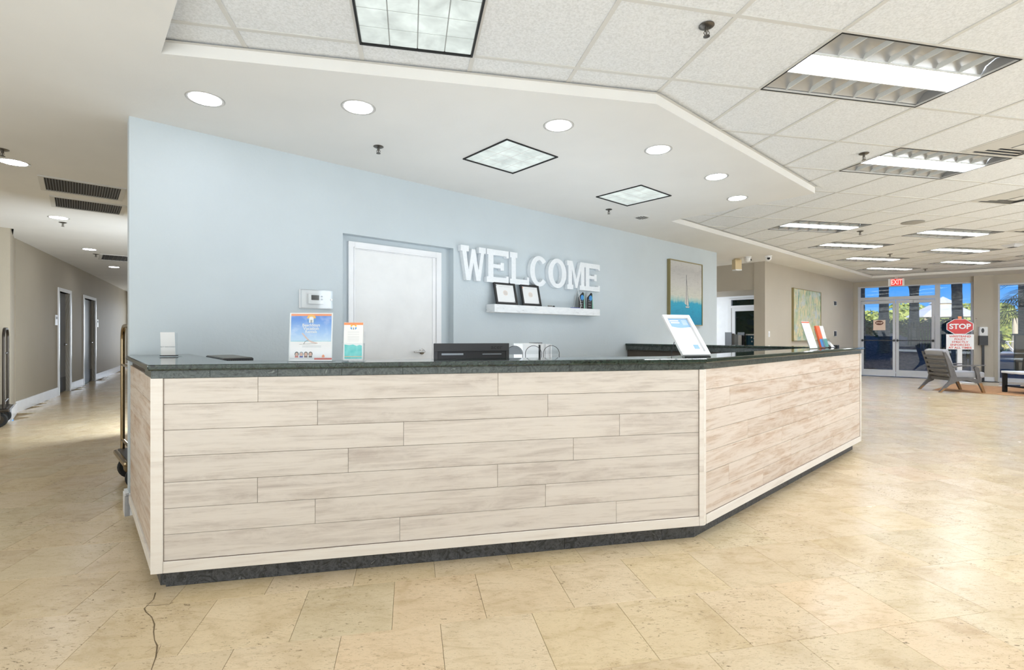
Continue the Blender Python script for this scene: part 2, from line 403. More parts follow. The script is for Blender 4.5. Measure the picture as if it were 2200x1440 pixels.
# ================================================================= THE BUILDING SHELL
def pix(px, py, z):                              # point of the plane at height z seen at a pixel of the survey
    d = (EYE - z) * FOC / (py - HY); return ((px - 1100) / FOC * d, d)
def ray_line(px, o, a):                          # distance along a plan line (origin o, angle a) met by the sight line px
    k = (px - 1100) / FOC
    return (k * o[1] - o[0]) / (cos(a) - k * sin(a))
# ---- outer plan
K1 = (-7.07, 6.90); K0 = KF
cor_end_l = CW(11.6, 0)
OUT = [cor_end_l, CW(11.6, -3.3), W(2.0, 4.6), W(2.0, 4.37), W(8.6, 4.37), W(8.6, 9.0), W(12.6, 9.0), W(12.6, 4.3), W(17.0, 4.3), (10.2, 14.6),
       FW(9.2, .1), (8.0, -6.0), (-6.3, -4.5), (-12.6, 2.0), (K1[0], K1[1] + .05), (KC[0] - .05, KC[1])]
REC = [W(.336, 3.17), W(2.80, 1.742), W(5.84, 1.74), W(5.86, 3.44), W(15.99, 3.40), (15.43, 8.35), (7.0, -4.0), W(.336, -3.0)]
def flat(poly_loops, z, name, mat, up=False, parent=None):
    tri = tessellate_polygon([[Vector((p[0], p[1], 0)) for p in l] for l in poly_loops])
    pts = [p for l in poly_loops for p in l]; mb = MB(); mb.v = [Vector((p[0], p[1], z)) for p in pts]
    for t in tri:
        a, b, c = [mb.v[i] for i in t]
        if ((b - a).cross(c - a).z > 0) != up: t = (t[0], t[2], t[1])
        mb.f.append(list(t)); mb.mi.append(0); mb.sm.append(False)
    return mb
# drywall ceiling with the raised panel ceiling cut out of it
ceil_mb = flat([OUT, REC], ZS, 'ceiling', None)
n = len(REC)
for i in range(n):
    a, b = REC[i], REC[(i + 1) % n]
    ceil_mb.add([(a[0], a[1], ZS), (b[0], b[1], ZS), (b[0], b[1], ZT - .004), (a[0], a[1], ZT - .004)], [(0, 1, 2, 3)])
ceiling = struct(ceil_mb.build('ceiling', M['drywall'], fix=False))
roof = struct(MB().prism([(p[0], p[1]) for p in ((-16, 22), (-1.6, 4.6 + .9), W(2.0, 4.7), W(8.5, 4.7), W(8.5, 9.2), W(12.7, 9.2), W(12.7, 4.5), W(17.0, 4.45), (10.3, 14.75), FW(9.4, .35), (9.0, -7.5), (-7.0, -6.2), (-14.2, 1.5), (-17.5, 20))], 2.90, 8.2).build('roof', M['drywall']))  # unseen mass above the ceiling, raised to shade the garden outside
# floor
struct(flat([OUT], -.016, 'floor', None, True).build('floor', M['grout'], fix=False))
floor = bpy.data.objects['floor']
def inside(p, poly):
    c = False; j = len(poly) - 1
    for i in range(len(poly)):
        a, b = poly[i], poly[j]
        if (a[1] > p[1]) != (b[1] > p[1]) and p[0] < (b[0] - a[0]) * (p[1] - a[1]) / (b[1] - a[1]) + a[0]: c = not c
        j = i
    return c
def in_view(x, y, z, m=40):
    if y < .3: return False
    px = 1100 + FOC * x / y; py = HY + (EYE - z) * FOC / y
    return -m < px < 2200 + m and -m < py < 1440 + m
TU, TV = .4015, .4045
tiles = []
for j in range(-30, 52):
    for i in range(-62, 66):
        u = (.126 if j % 2 else -.075) + TU * i; v = 2.107 + TV * j
        c = G(u + TU / 2, v + TV / 2)
        if not inside(c, OUT): continue
        tiles.append((c[1] * 1.0 + (0 if in_view(c[0], c[1], 0, 60) else 500), u, v, c))

def hidden_by_desk(c):
    s = c[0] * cos(AW) + c[1] * sin(AW); nn = -c[0] * sin(AW) + c[1] * cos(AW); v = -c[0] * sin(AG) + c[1] * cos(AG)
    return .5 < s < 6.0 and nn > 1.7 and nn < 4.3 and v > 2.9
tiles = [(t[0] + (500 if hidden_by_desk(t[3]) else 0),) + t[1:] for t in tiles]
tiles.sort()
g = .0007
def tile_mb(u, v, mb):
    return mb.add([(u+g,v+g,-.012),(u+TU-g,v+g,-.012),(u+TU-g,v+TV-g,-.012),(u+g,v+TV-g,-.012),(u+g,v+g,-.001),(u+TU-g,v+g,-.001),(u+TU-g,v+TV-g,-.001),(u+g,v+TV-g,-.001),
                   (u+g+.001,v+g+.001,0),(u+TU-g-.001,v+g+.001,0),(u+TU-g-.001,v+TV-g-.001,0),(u+g+.001,v+TV-g-.001,0)],
                  [(0,1,5,4),(1,2,6,5),(2,3,7,6),(3,0,4,7),(4,5,9,8),(5,6,10,9),(6,7,11,10),(7,4,8,11),(8,9,10,11)])
proto = tile_mb(-TU / 2, -TV / 2, MB()).build('floor_tile', M['trav'], floor, fix=False)
first = True
for t in tiles[:298]:
    o = proto if first else proto.copy()
    if not first: COL.objects.link(o)
    first = False; o.location = (t[3][0], t[3][1], 0); o.rotation_euler = (0, 0, AG)
mb = MB(); mb.T = Matrix.Rotation(AG, 4, 'Z')
for t in tiles[298:]: tile_mb(t[1], t[2], mb)
tag(mb.build('floor_tile_field', M['travfield'], floor, fix=False), kind='stuff')
# the crack that runs towards the desk
cr = [(325, 1440), (335, 1412), (338, 1388), (332, 1376), (330, 1358), (332, 1342), (326, 1326), (314, 1316), (310, 1308), (318, 1300), (330, 1288), (334, 1274)]
pts = [pix(a, b, 0) for a, b in cr]; mb = MB(); vs = []
for i, p in enumerate(pts):
    d = Vector(pts[min(i + 1, len(pts) - 1)]) - Vector(pts[max(i - 1, 0)]); q = Vector((-d.y, d.x)).normalized() * (.0016 + .0012 * ((i * 7) % 3) / 2)
    vs += [(p[0] - q.x, p[1] - q.y, .0004), (p[0] + q.x, p[1] + q.y, .0004)]
mb.add(vs, [(2 * i, 2 * i + 1, 2 * i + 3, 2 * i + 2) for i in range(len(pts) - 1)]); mb.build('crack', M['crack'], floor)
def ribbon(line, wd):
    pts = [pix(a, b, 0) for a, b in line]; mb = MB(); vs = []
    for i, p in enumerate(pts):
        d = Vector(pts[min(i + 1, len(pts) - 1)]) - Vector(pts[max(i - 1, 0)]); q = Vector((-d.y, d.x)).normalized() * wd
        vs += [(p[0] - q.x, p[1] - q.y, .0004), (p[0] + q.x, p[1] + q.y, .0004)]
    mb.add(vs, [(2 * i, 2 * i + 1, 2 * i + 3, 2 * i + 2) for i in range(len(pts) - 1)]); mb.build('crack', M['crack'], floor)
ribbon([(314, 1302), (336, 1301), (364, 1299), (372, 1294)], .0016)
ribbon([(333, 1414), (345, 1389), (346, 1384), (330, 1392), (312, 1402)], .0008)
# ---- ceiling tiles, grid
T = .61; U0, V0 = .954, 2.729
cells_used = {}
troffers = [(2, -1), (5, 1), (7, 5), (10, 7), (13, 9), (16, 11), (11, 5), (14, 7), (17, 9), (18, 7), (2, -4), (6, -3), (9, -1), (10, -5), (14, 1), (13, -3), (16, 4), (20, 6)]
for (i, j) in troffers: cells_used[(i, j)] = cells_used[(i + 1, j)] = 1
lens_cells = [(-2, -1)]; cells_used[(-2, -1)] = 1
diffs = [(6, 0), (9, 2), (13, 4), (18, 8)]
for c in diffs: cells_used[c] = 1
def expand(poly, d):                             # grow the recess outline a little
    cx = sum(p[0] for p in poly) / len(poly); cy = sum(p[1] for p in poly) / len(poly)
    return poly
def near_rec(i, j, frac=0):
    for a in (0, .25, .5, .75, 1):
        for b in (0, .25, .5, .75, 1):
            if inside(G(U0 + (i + a) * T, V0 + (j + b) * T), REC): return True
    return False
ct = []
for j in range(-16, 17):
    for i in range(-14, 32):
        if (i, j) in cells_used or not near_rec(i, j): continue
        c = G(U0 + (i + .5) * T, V0 + (j + .5) * T)
        ct.append((c[1] + (0 if in_view(c[0], c[1], ZT, 160) else 500), i, j, c))
ct.sort()
def cpanel(x, y, mb): h = T / 2 - .010; return mb.box(x - h, y - h, ZT + .004, x + h, y + h, ZT + .018)
proto = cpanel(0, 0, MB()).build('ceiling_tile', M['ctile'], ceiling); first = True
for t in ct[:298]:
    o = proto if first else proto.copy()
    if not first: COL.objects.link(o)
    first = False; o.location = (t[3][0], t[3][1], 0); o.rotation_euler = (0, 0, AG)
mb = MB(); mb.T = Matrix.Rotation(AG, 4, 'Z')
for t in ct[298:]: cpanel(U0 + (t[1] + .5) * T, V0 + (t[2] + .5) * T, mb)
tag(mb.build('ceiling_tile_field', M['ctile'], ceiling), kind='stuff')
allc = set((t[1], t[2]) for t in ct) | set(cells_used)
def runs(keys):
    keys = sorted(keys); out = []
    for k in keys:
        if out and k == out[-1][1] + 1: out[-1][1] = k
        else: out.append([k, k])
    return out
for j in range(-16, 18):
    for a, b in runs([i for i in range(-15, 33) if (i, j) in allc or (i, j - 1) in allc]):
        MB().box(0, -.012, -.0005, (b - a + 1) * T, .012, .012).build('grid_bar', M['gridbar'], ceiling, (*G(U0 + a * T, V0 + j * T), ZT), AG)
for i in range(-14, 33):
    ks = [j for j in range(-17, 18) if (i, j) in allc or (i - 1, j) in allc]
    # the bar stops where a 4 ft light spans the line
    ks = [j for j in ks if not ((i - 1, j) in troffers)]
    for a, b in runs(ks):
        MB().box(-.012, 0, -.0003, .012, (b - a + 1) * T, .0115).build('grid_bar', M['gridbar'], ceiling, (*G(U0 + i * T, V0 + a * T), ZT), AG)
# white angle trim along the recess
mbt = MB()
for i in range(5):
    a, b = Vector(REC[i]), Vector(REC[(i + 1) % n]); d = (b - a).normalized(); q = Vector((-d.y, d.x)) * -.022
    mbt.add([(a.x, a.y, ZT - .006), (b.x, b.y, ZT - .006), (b.x + q.x, b.y + q.y, ZT - .006), (a.x + q.x, a.y + q.y, ZT - .006)], [(0, 1, 2, 3)])
struct(mbt.build('trim_1', M['gridbar'], fix=False))

# ---- walls
def wall(name, a, b, th, mat, z0=-.02, z1=2.9):  # box wall whose visible face runs a -> b, body to its left (away) side
    a, b = Vector(a), Vector(b); L = (b - a).length; ang = math.atan2(b.y - a.y, b.x - a.x)
    return struct(MB().box(0, 0, z0, L, th, z1).build(name, mat, None, (a.x, a.y, 0), ang))
NW = 4.225
# desk wall with the door recess (opening s 1.76..2.943, z..2.125)
mb = MB(); y0, y1, yb = 0, .145, .085
mb.prism([(.27, -.02), (1.76, -.02), (1.76, 2.125), (2.943, 2.125), (2.943, -.02), (8.80, -.02), (8.80, 2.72), (.27, 2.72)], NW, NW + .085, 'y')
mb.box(.27, NW + .0855, -.02, 8.80, NW + .145, 2.72)
wb = struct(mb.build('wall_back', M['blue'], None, (0, 0, 0), AW))
struct(MB().box(.245, NW - .016, 0, .273, NW + .145, .135).box(.245, NW - .016, 0, 1.76, NW - .0005, .135).box(.245, NW - .010, .135, 1.76, NW - .0005, .15).box(.25, NW - .010, .135, .269, NW + .145, .15).build('baseboard_back', M['whitetrim'], None, (0, 0, 0), AW))
# wall at the end of the passage behind the desk wall, right hand wall etc.
struct(MB().box(8.62, NW + .147, -.02, 8.80, 9.1, 2.9).build('wall_passage', M['beige'], None, (0, 0, 0), AW))
struct(MB().box(10.57, 4.06, -.02, 16.95, 4.28, 2.9).build('wall_right', M['beige'], None, (0, 0, 0), AW))
struct(MB().box(10.59, 4.281, 2.155, 12.3, 9.0, 2.9).build('wall_header', M['beige'], None, (0, 0, 0), AW))
struct(MB().box(8.8, 9.0, -.02, 12.6, 9.15, 2.9).build('wall_passage_end', M['beige'], None, (0, 0, 0), AW))
struct(MB().box(10.575, 4.045, 0, 16.9, 4.0595, .12).build('baseboard_right', M['whitetrim'], None, (0, 0, 0), AW))
# side door of the passage: white wall, frame, transom, glazed leaf (plane s = 12.2)
mb = MB().box(12.2, 5.56, -.02, 12.3, 9.0, 2.154).box(12.2, 4.281, 2.09, 12.3, 5.56, 2.154)
struct(mb.build('wall_vestibule', M['whitetrim'], None, (0, 0, 0), AW))
d = struct(MB().box(12.16, 5.47, 0, 12.24, 5.56, 2.19 - .1).box(12.16, 4.283, 1.86, 12.24, 5.47, 1.92).box(12.16, 4.283, 2.06, 12.24, 5.47, 2.09).box(12.16, 4.283, 0, 12.24, 5.47, .04)
           .build('door_2', M['whitetrim'], None, (0, 0, 0), AW))
MB().box(12.17, 5.38, .04, 12.22, 5.468, 1.858).box(12.17, 4.40, 1.78, 12.22, 5.38, 1.858).box(12.17, 4.40, .04, 12.22, 5.38, .25).box(12.17, 4.30, .04, 12.22, 4.40, 1.858).build('door_leaf', M['whitetrim'], d)
MB().box(12.19, 4.40, .25, 12.196, 5.38, 1.78).build('pane', M['glass'], d); MB().box(12.19, 4.29, 1.92, 12.196, 5.46, 2.06).build('pane', M['glass'], d)
# corridor on the left
cw_gap = []
def door_span(p0, p1): return (ray_line(p0, KC, AC), ray_line(p1, KC, AC))
t1, t2 = door_span(126, 150); t3, t4 = door_span(180, 204)
zt = 2.08
mb = MB(); mb.prism([(0, -.02), (t1, -.02), (t1, zt), (t2, zt), (t2, -.02), (t3, -.02), (t3, zt), (t4, zt), (t4, -.02), (11.6, -.02), (11.6, 2.9), (0, 2.9)], .001, .12, 'y')
wc = struct(mb.build('wall_corridor', M['beigedim'], None, (KC[0], KC[1], 0), AC))
struct(MB().box(-.3, .121, -.02, 11.6, .2, 2.9).build('wall_corridor_rear', M['beigedim'], None, (KC[0], KC[1], 0), AC))
mb = MB()
for a, b in ((0, t1 - .08), (t2 + .08, t3 - .08), (t4 + .08, 11.5)): mb.box(a, -.016, 0, b, .0005, .17)
struct(mb.build('baseboard_corridor', M['whitetrim'], None, (KC[0], KC[1], 0), AC))
for k, (a, b) in enumerate(((t1, t2), (t3, t4))):
    d = struct(MB().box(a - .07, -.02, 0, a, .1, zt + .07).box(b, -.02, 0, b + .07, .1, zt + .07).box(a, -.02, zt, b, .1, zt + .07).build('door_%d' % (3 + k), M['whitetrim'], None, (KC[0], KC[1], 0), AC))
    MB().box(a + .005, .07, .01, b - .005, .115, zt - .005).build('door_leaf', M['midgrey'], d, bevel=.003)
    MB().box(a + .01, .064, .02, b - .01, .0695, .32).build('kick_plate', M['darkgrey'], d)
    MB().lathe([(.028, 0), (.028, .012), (.012, .014), (.012, .05)], (b - .1, .069, 1.0), 14, 'y').box(b - .22, .018, .99, b - .09, .03, 1.01).build('door_handle', M['chrome'], d)
# wall stub left of the corridor
wl = wall('wall_left', (-12.3, 2.24), K1, .2, M['beigedim'])
wall('wall_left_return', K1, (KC[0] - .02, KC[1]), .15, M['beigedim'])
L = (Vector(K1) - Vector((-12.3, 2.24))).length
struct(MB().box(0, -.016, 0, L + .016, -.0005, .17).box(L + .001, -.016, 0, L + .016, .8, .17).build('baseboard_left', M['whitetrim'], None, (-12.3, 2.24, 0), math.atan2(6.9 - 2.24, -7.07 + 12.3)))
# corridor right side (out of sight) and end with a glazed door to daylight
a, b = CW(11.6, -3.3), W(2.0, 4.38); wall('wall_corridor_right', b, a, -.15, M['beigedim'])
e0, e1 = Vector(CW(11.6, 0)), Vector(CW(11.6, -3.3)); Le = (e1 - e0).length; ae = math.atan2(e1.y - e0.y, e1.x - e0.x)
mb = MB(); mb.prism([(-.2, -.02), (.5, -.02), (.5, 2.3), (2.9, 2.3), (2.9, -.02), (Le + .2, -.02), (Le + .2, 2.9), (-.2, 2.9)], 0, .15, 'y')
struct(mb.build('wall_corridor_end', M['beigedim'], None, (e0.x, e0.y, 0), ae))
dd = struct(MB().box(.5, .04, 0, .56, .1, 2.3).box(2.84, .04, 0, 2.9, .1, 2.3).box(1.67, .04, 0, 1.73, .1, 2.3).box(.56, .04, 2.24, 2.84, .1, 2.3).build('door_5', M['alu'], None, (e0.x, e0.y, 0), ae))
MB().box(.56, .06, 0, 1.67, .066, 2.24).build('pane', M['glass'], dd); MB().box(1.73, .06, 0, 2.84, .066, 2.24).build('pane', M['glass'], dd)
# rest of the lobby behind the camera
wall('wall_side', (-6.3, -4.5), (-12.5, 2.1), -.2, M['beige']); wall('wall_front', (8.0, -6.0), (-6.3, -4.5), -.2, M['beige'])
fe = FW(9.2, .1); wall('wall_side_right', fe, (8.0, -6.0), .2, M['beige'])

# ---- entrance wall (frame KF, AF): t along, y outwards
def ft(px): return ray_line(px, KF, AF)
tj0, tj1 = ft(1843), ft(1849); tm0, tm1 = ft(1918), ft(1931); tr0, tr1 = ft(2009), ft(2020); ts1 = ft(2091); tc1 = ft(2134); tw0 = ft(2144); tw1 = tw0 + 2.6
ZH = 2.58; ZD = 2.18
mb = MB(); mb.prism([(-.4, -.02), (tj0, -.02), (tj0, ZH), (ts1, ZH), (ts1, -.02), (tw0, -.02), (tw0, 2.50), (tw1, 2.50), (tw1, -.02), (9.2, -.02), (9.2, 2.9), (-.4, 2.9)], 0, .22, 'y')
struct(mb.build('wall_far', M['beige'], None, (*KF, 0), AF))
col = MB().box(ts1 + .0, -.10, 0, tc1 - .01, -.0005, 2.719); struct(col.build('trim_2', M['beige'], None, (*KF, 0), AF))
struct(MB().box(ts1, -.118, 0, tc1 + .01, -.101, .12).box(tc1 - .009, -.118, 0, tc1 + .008, -.001, .12).build('baseboard_far', M['whitetrim'], None, (*KF, 0), AF))
fw = struct(MB().box(tj0, .03, 0, tj1, .12, ZH).box(tr0, .03, 0, tr1, .12, ZH).box(ts1 - .04, .03, 0, ts1, .12, ZH).box(tj1, .03, ZD, tr0, .12, ZD + .09).box(tj1, .03, ZH - .03, ts1 - .04, .12, ZH)
            .box(tr1, .03, 0, ts1 - .04, .12, .10).build('door_1', M['alu'], None, (*KF, 0), AF))
mid = (tm0 + tm1) / 2
for a, b, hs in ((tj1 + .005, mid - .004, 1), (mid + .004, tr0 - .005, -1)):
    w_ = .065
    lf = MB().box(a, .05, .02, a + w_, .095, ZD - .01).box(b - w_, .05, .02, b, .095, ZD - .01).box(a + w_, .05, .02, b - w_, .095, .20).box(a + w_, .05, ZD - .10, b - w_, .095, ZD - .01).build('door_leaf', M['alu'], fw)
    MB().box(a + w_, .07, .20, b - w_, .076, ZD - .10).build('pane', M['glass'], lf)
    MB().box(a + .01, .012, 1.02, b - .01, .028, 1.045).box(a + .02, .012, 1.00, a + .05, .05, 1.065).box(b - .05, .012, 1.00, b - .02, .05, 1.065).build('push_bar', M['darkgrey'], lf)
    x = a + .04 if hs > 0 else b - .44
    MB().box(x, -.002, ZD - .10, x + .40, .05, ZD - .03).build('door_closer', M['alu'], lf, bevel=.006)
MB().box(tj1, .07, ZD + .09, tr0, .076, ZH - .03).build('pane', M['glass'], fw); MB().box(tr1, .07, .10, ts1 - .04, .076, ZH - .03).build('pane', M['glass'], fw)
wn = struct(MB().box(tw0 - .0, .03, 0, tw0 + .04, .12, 2.50).box(tw1 - .04, .03, 0, tw1, .12, 2.50).box(tw0 + .04, .03, 0, tw1 - .04, .12, .10).box(tw0 + .04, .03, 2.46, tw1 - .04, .12, 2.50).build('window_1', M['alu'], None, (*KF, 0), AF))
MB().box(tw0 + .04, .07, .10, tw1 - .04, .076, 2.46).build('pane', M['glass'], wn)
# paper notice taped to the left entrance door
nx = ft(1889); nz = EYE + (716 - 698) / FOC * 14.0
nt_ = thing('door_notice', 'small beige paper notice with an oval STOP emblem taped to the left glass door', 'notice', (*FW(nx, .066), nz), AF)
MB().box(-.14, -.0015, -.155, .14, 0, .135).build('sheet', M['peach'], nt_)
MB().prism([(.095 * cos(2 * pi * k / 24), .055 + .065 * sin(2 * pi * k / 24)) for k in range(24)], -.003, -.0016, 'y').build('emblem', M['wine'], nt_)
text('STOP', .062, M['peach'], nt_, (0, -.0036, .052), off=.002)
# ================================================================= CEILING FIXTURES
def make_troffer():
    t = thing('ceiling_light', '-', 'light', (0, 0, 0), AG, 'recessed parabolic troffers')
    x, y, z = .60, .295, .0
    fm = MB()
    for a in ((-x - .005, -y - .006, x + .005, -y), (-x - .005, y, x + .005, y + .006), (-x - .005, -y, -x, y), (x, -y, x + .005, y)):
        fm.box(a[0], a[1], -.006, a[2], a[3], .012)
    fm.build('frame', M['blackedge'], t)
    MB().add([(-x, -y, 0), (x, -y, 0), (x, y, 0), (-x, y, 0), (-x, -y, .085), (x, -y, .085), (x, y, .085), (-x, y, .085)],
             [(4, 7, 6, 5), (0, 1, 5, 4), (1, 2, 6, 5), (2, 3, 7, 6), (3, 0, 4, 7)]).build('housing', M['reflector'], t, fix=False)
    MB().box(-x + .006, -.088, .044, x - .006, .088, .05).build('lamp', M['lamp'], t)
    for s in (-1, 1):
        prof = [(s * .100, .012), (s * .125, .050), (s * .175, .070), (s * .235, .060), (s * .285, .010)]
        m = MB(); m.smooth = True
        m.loft([[(px_, yy, zz) for yy, zz in prof] for px_ in (-x + .004, x - .004)], False, False).build('reflector', M['reflector'], t)
        MB().box(-x + .004, s * .094 - .0035, .002, x - .004, s * .094 + .0035, .045).build('divider', M['louver'], t)
    for k in range(6):
        xx = -x + (k + 1) * 2 * x / 7
        MB().box(xx - .0015, -y + .006, .002, xx + .0015, y - .006, .034).build('louver', M['louver'], t)
    return t
tro = make_troffer()
lab = {(2, -1): 'largest parabolic ceiling troffer, nearest the camera at top right', (5, 1): 'second parabolic troffer back, with a sprinkler just left of it',
       (7, 5): 'troffer at the bend of the drywall soffit, nearest of the left row of four', (10, 7): 'second troffer of the left row beyond the soffit corner',
       (13, 9): 'third troffer of the left row, before the entrance', (16, 11): 'farthest troffer of the left row, in front of the exit sign',
       (11, 5): 'troffer right of the round ceiling speaker, nearest of the right row', (14, 7): 'second troffer of the right row, left of the ceiling detector',
       (17, 9): 'third troffer of the right row, nearest the entrance windows', (18, 7): 'troffer cut off by the right edge of the picture'}
for k, (i, j) in enumerate(troffers):
    o = tro if k == 0 else copy_tree(tro)
    c = G(U0 + (i + 1) * T, V0 + (j + .5) * T); o.location = (*c, ZT + .002)
    o['label'] = lab.get((i, j), 'unseen parabolic troffer added outside the picture to light the lobby')  # cells missing from lab are unseen troffers added to light the room
def make_lens(sz=.60, zt=0, label='', rz=AG, loc=(0, 0, 0), dark=True):
    t = thing('ceiling_light_panel', label, 'light', loc, rz, 'square prismatic light panels')
    h = sz / 2; fm = MB()
    for a in ((-h - .010, -h - .010, h + .010, -h), (-h - .010, h, h + .010, h + .010), (-h - .010, -h, -h, h), (h, -h, h + .010, h)): fm.box(a[0], a[1], -.008, a[2], a[3], .010)
    fm.build('frame', M['blackedge'], t)
    MB().box(-h, -h, .0045, h, h, .009).build('backing', M['lensback'], t)
    p = None; st = sz / 4
    for i in range(4):
        for j in range(4):
            if p is None: p = o = MB().box(-st / 2 + .003, -st / 2 + .003, 0, st / 2 - .003, st / 2 - .003, .004).build('lens_pane', M['lens'], t, bevel=.0015, seg=1)
            else: o = p.copy(); COL.objects.link(o)
            o.location = (-h + (i + .5) * st, -h + (j + .5) * st, 0)
    return t
c = G(U0 - 1.5 * T, V0 - .5 * T); make_lens(.585, 0, 'large square prismatic light panel in the tile ceiling at the top edge of the picture', AG, (*c, ZT - .002))
make_lens(.55, 0, 'square light panel in the drywall soffit, left of its twin over the desk', AW, (*W(2.732, 3.093), ZS - .001))
make_lens(.55, 0, 'square light panel in the drywall soffit, the one further right over the desk', AW, (*W(4.49, 3.073), ZS - .001))
def make_down(loc, label, r=.088):
    t = thing('downlight', label, 'light', loc, 0, 'round recessed downlights')
    MB().lathe([(r, -.001), (r + .018, -.004), (r + .022, -.001), (r + .022, .0005)], (0, 0, 0), 32, caps=False).build('trim_ring', M['ringgrey'], t)
    MB().lathe([(r, -.0012), (r, -.0032)], (0, 0, 0), 32).build('lamp', M['down'], t)
    return t
dls = [(441, 213, 'leftmost downlight of the row over the desk front'), (770, 231, 'second downlight from the left in the row over the desk'), (1200, 270, 'third downlight over the desk, above the left square panel'),
       (1414, 322, 'fourth downlight over the desk, right of the left square panel'), (1539, 380, 'fifth downlight over the desk, near the soffit edge'), (1584, 426, 'last and farthest downlight of the row over the desk'),
       (29, 349, 'nearest downlight of the left corridor, at the left picture edge'), (126, 468, 'second corridor downlight, just past the ceiling grilles'), (192, 536, 'third corridor downlight, in front of the far air grille'), (245, 574, 'farthest small downlight in the left corridor ceiling')]
for a, b, l in dls: make_down((*pix(a, b, ZS), ZS), l)
def sprinkler(loc, label, s=1.0):
    t = thing('sprinkler', label, 'sprinkler', loc, 0, 'pendent fire sprinklers')
    MB().lathe([(.042 * s, .0005), (.042 * s, -.003), (.030 * s, -.009), (.016 * s, -.010)], (0, 0, 0), 20).build('escutcheon', M['darkmetal'], t)
    MB().lathe([(.010 * s, -.008), (.010 * s, -.028), (.006 * s, -.032), (.004 * s, -.050), (.004 * s, -.052)], (0, 0, 0), 10).tube([(.009 * s, 0, -.026), (.016 * s, 0, -.038), (.004 * s, 0, -.054)], .0022 * s, 6).tube([(-.009 * s, 0, -.026), (-.016 * s, 0, -.038), (-.004 * s, 0, -.054)], .0022 * s, 6).build('body', M['darkmetal'], t)
    MB().lathe([(.003, -.052), (.018 * s, -.053), (.018 * s, -.056), (.003, -.057)], (0, 0, 0), 12).build('deflector', M['darkmetal'], t)
for a, b, z, l, s in [(1518, 55, ZT, 'large dark sprinkler in the tile ceiling above the soffit corner', .9), (1856, 330, ZT, 'sprinkler in the tile ceiling left of the second troffer', .9), (1848, 497, ZT, 'sprinkler right of the nearest left-row troffer', 1.05),
                   (1912, 546, ZT, 'sprinkler between the second and third left-row troffers', 1.1), (1988, 578, ZT, 'farthest sprinkler, above the exit sign', 1.2), (813, 315, ZS, 'sprinkler in the drywall soffit above the office door', .95),
                   (1308, 450, ZS, 'sprinkler in the drywall soffit below the right square panel', .95), (5, 321, ZS, 'sprinkler at the left picture edge, nearest in the corridor', 1), (135, 478, ZS, 'sprinkler beside the second corridor downlight', 1), (206, 546, ZS, 'sprinkler beside the third corridor downlight', 1.1)]:
    sprinkler((*pix(a, b, z), z), l, s)
# ceiling speaker, detector, eyeball vent
t = thing('ceiling_speaker', 'flat round grey speaker grille in the tile ceiling left of the right troffer row', 'speaker', (*pix(1961, 478, ZT), ZT + .0005))
MB().lathe([(.135, .0), (.135, -.004), (.128, -.006)], (0, 0, 0), 32).build('grille', plain('speaker_grille', (158, 155, 150), .7), t)
t = thing('ceiling_detector', 'white wedge-shaped detector under the tile ceiling near the right picture edge', 'detector', (*pix(2175, 526, ZT), ZT + .0005), AG)
MB().loft([[(x * .11, y * .11, 0) for x, y in ((-1, -1), (1, -1), (1, 1), (-1, 1))], [(x * .055, y * .055, -.045) for x, y in ((-1, -1), (1, -1), (1, 1), (-1, 1))]]).build('housing', M['alu'], t)
MB().box(-.045, -.045, -.050, .045, .045, -.0455).build('sensor', M['darkgrey'], t)
t = thing('ceiling_vent_round', 'small round grey vent in the drywall soffit beside the passage', 'vent', (*pix(1379, 467, ZS), ZS + .0005), AW)
MB().lathe([(.10, 0), (.10, -.004), (.085, -.006)], (0, 0, 0), 28, caps=True).build('ring', M['drywall'], t)
for k in range(5):
    yy = -.056 + k * .028; hw = (.078 ** 2 - yy * yy) ** .5
    MB().box(-hw, yy - .006, -.010, hw, yy + .006, -.0065).build('slat', M['darkmetal'], t)
# square supply diffusers in the tile ceiling
dl = {(6, 0): 'square air diffuser beside the second troffer, cut by the right edge', (9, 2): 'square air diffuser in the fourth tile row, at the right edge', (13, 4): 'square air diffuser just right of the nearest right-row troffer', (18, 8): 'farthest square air diffuser, near the entrance windows'}
for (i, j) in diffs:
    t = thing('ceiling_vent', dl[(i, j)], 'vent', (*G(U0 + (i + .5) * T, V0 + (j + .5) * T), ZT), AG, 'square supply air diffusers')
    MB().box(-.295, -.295, .002, .295, .295, .010).build('backing', M['midgrey'], t)
    for k, r in enumerate((.29, .235, .18, .125)):
        m = MB()
        for q in range(4):
            m.T = Matrix.Rotation(q * pi / 2, 4, 'Z')
            m.add([(-r, -r, -.001 - k * .004), (r, -r, -.001 - k * .004), (r - .045, -r + .045, -.012 - k * .004), (-r + .045, -r + .045, -.012 - k * .004)], [(0, 1, 2, 3)])
        m.build('vane', M['gridbar'], t, fix=False)
    MB().box(-.07, -.07, -.028, .07, .07, -.024).build('plate', M['gridbar'], t)
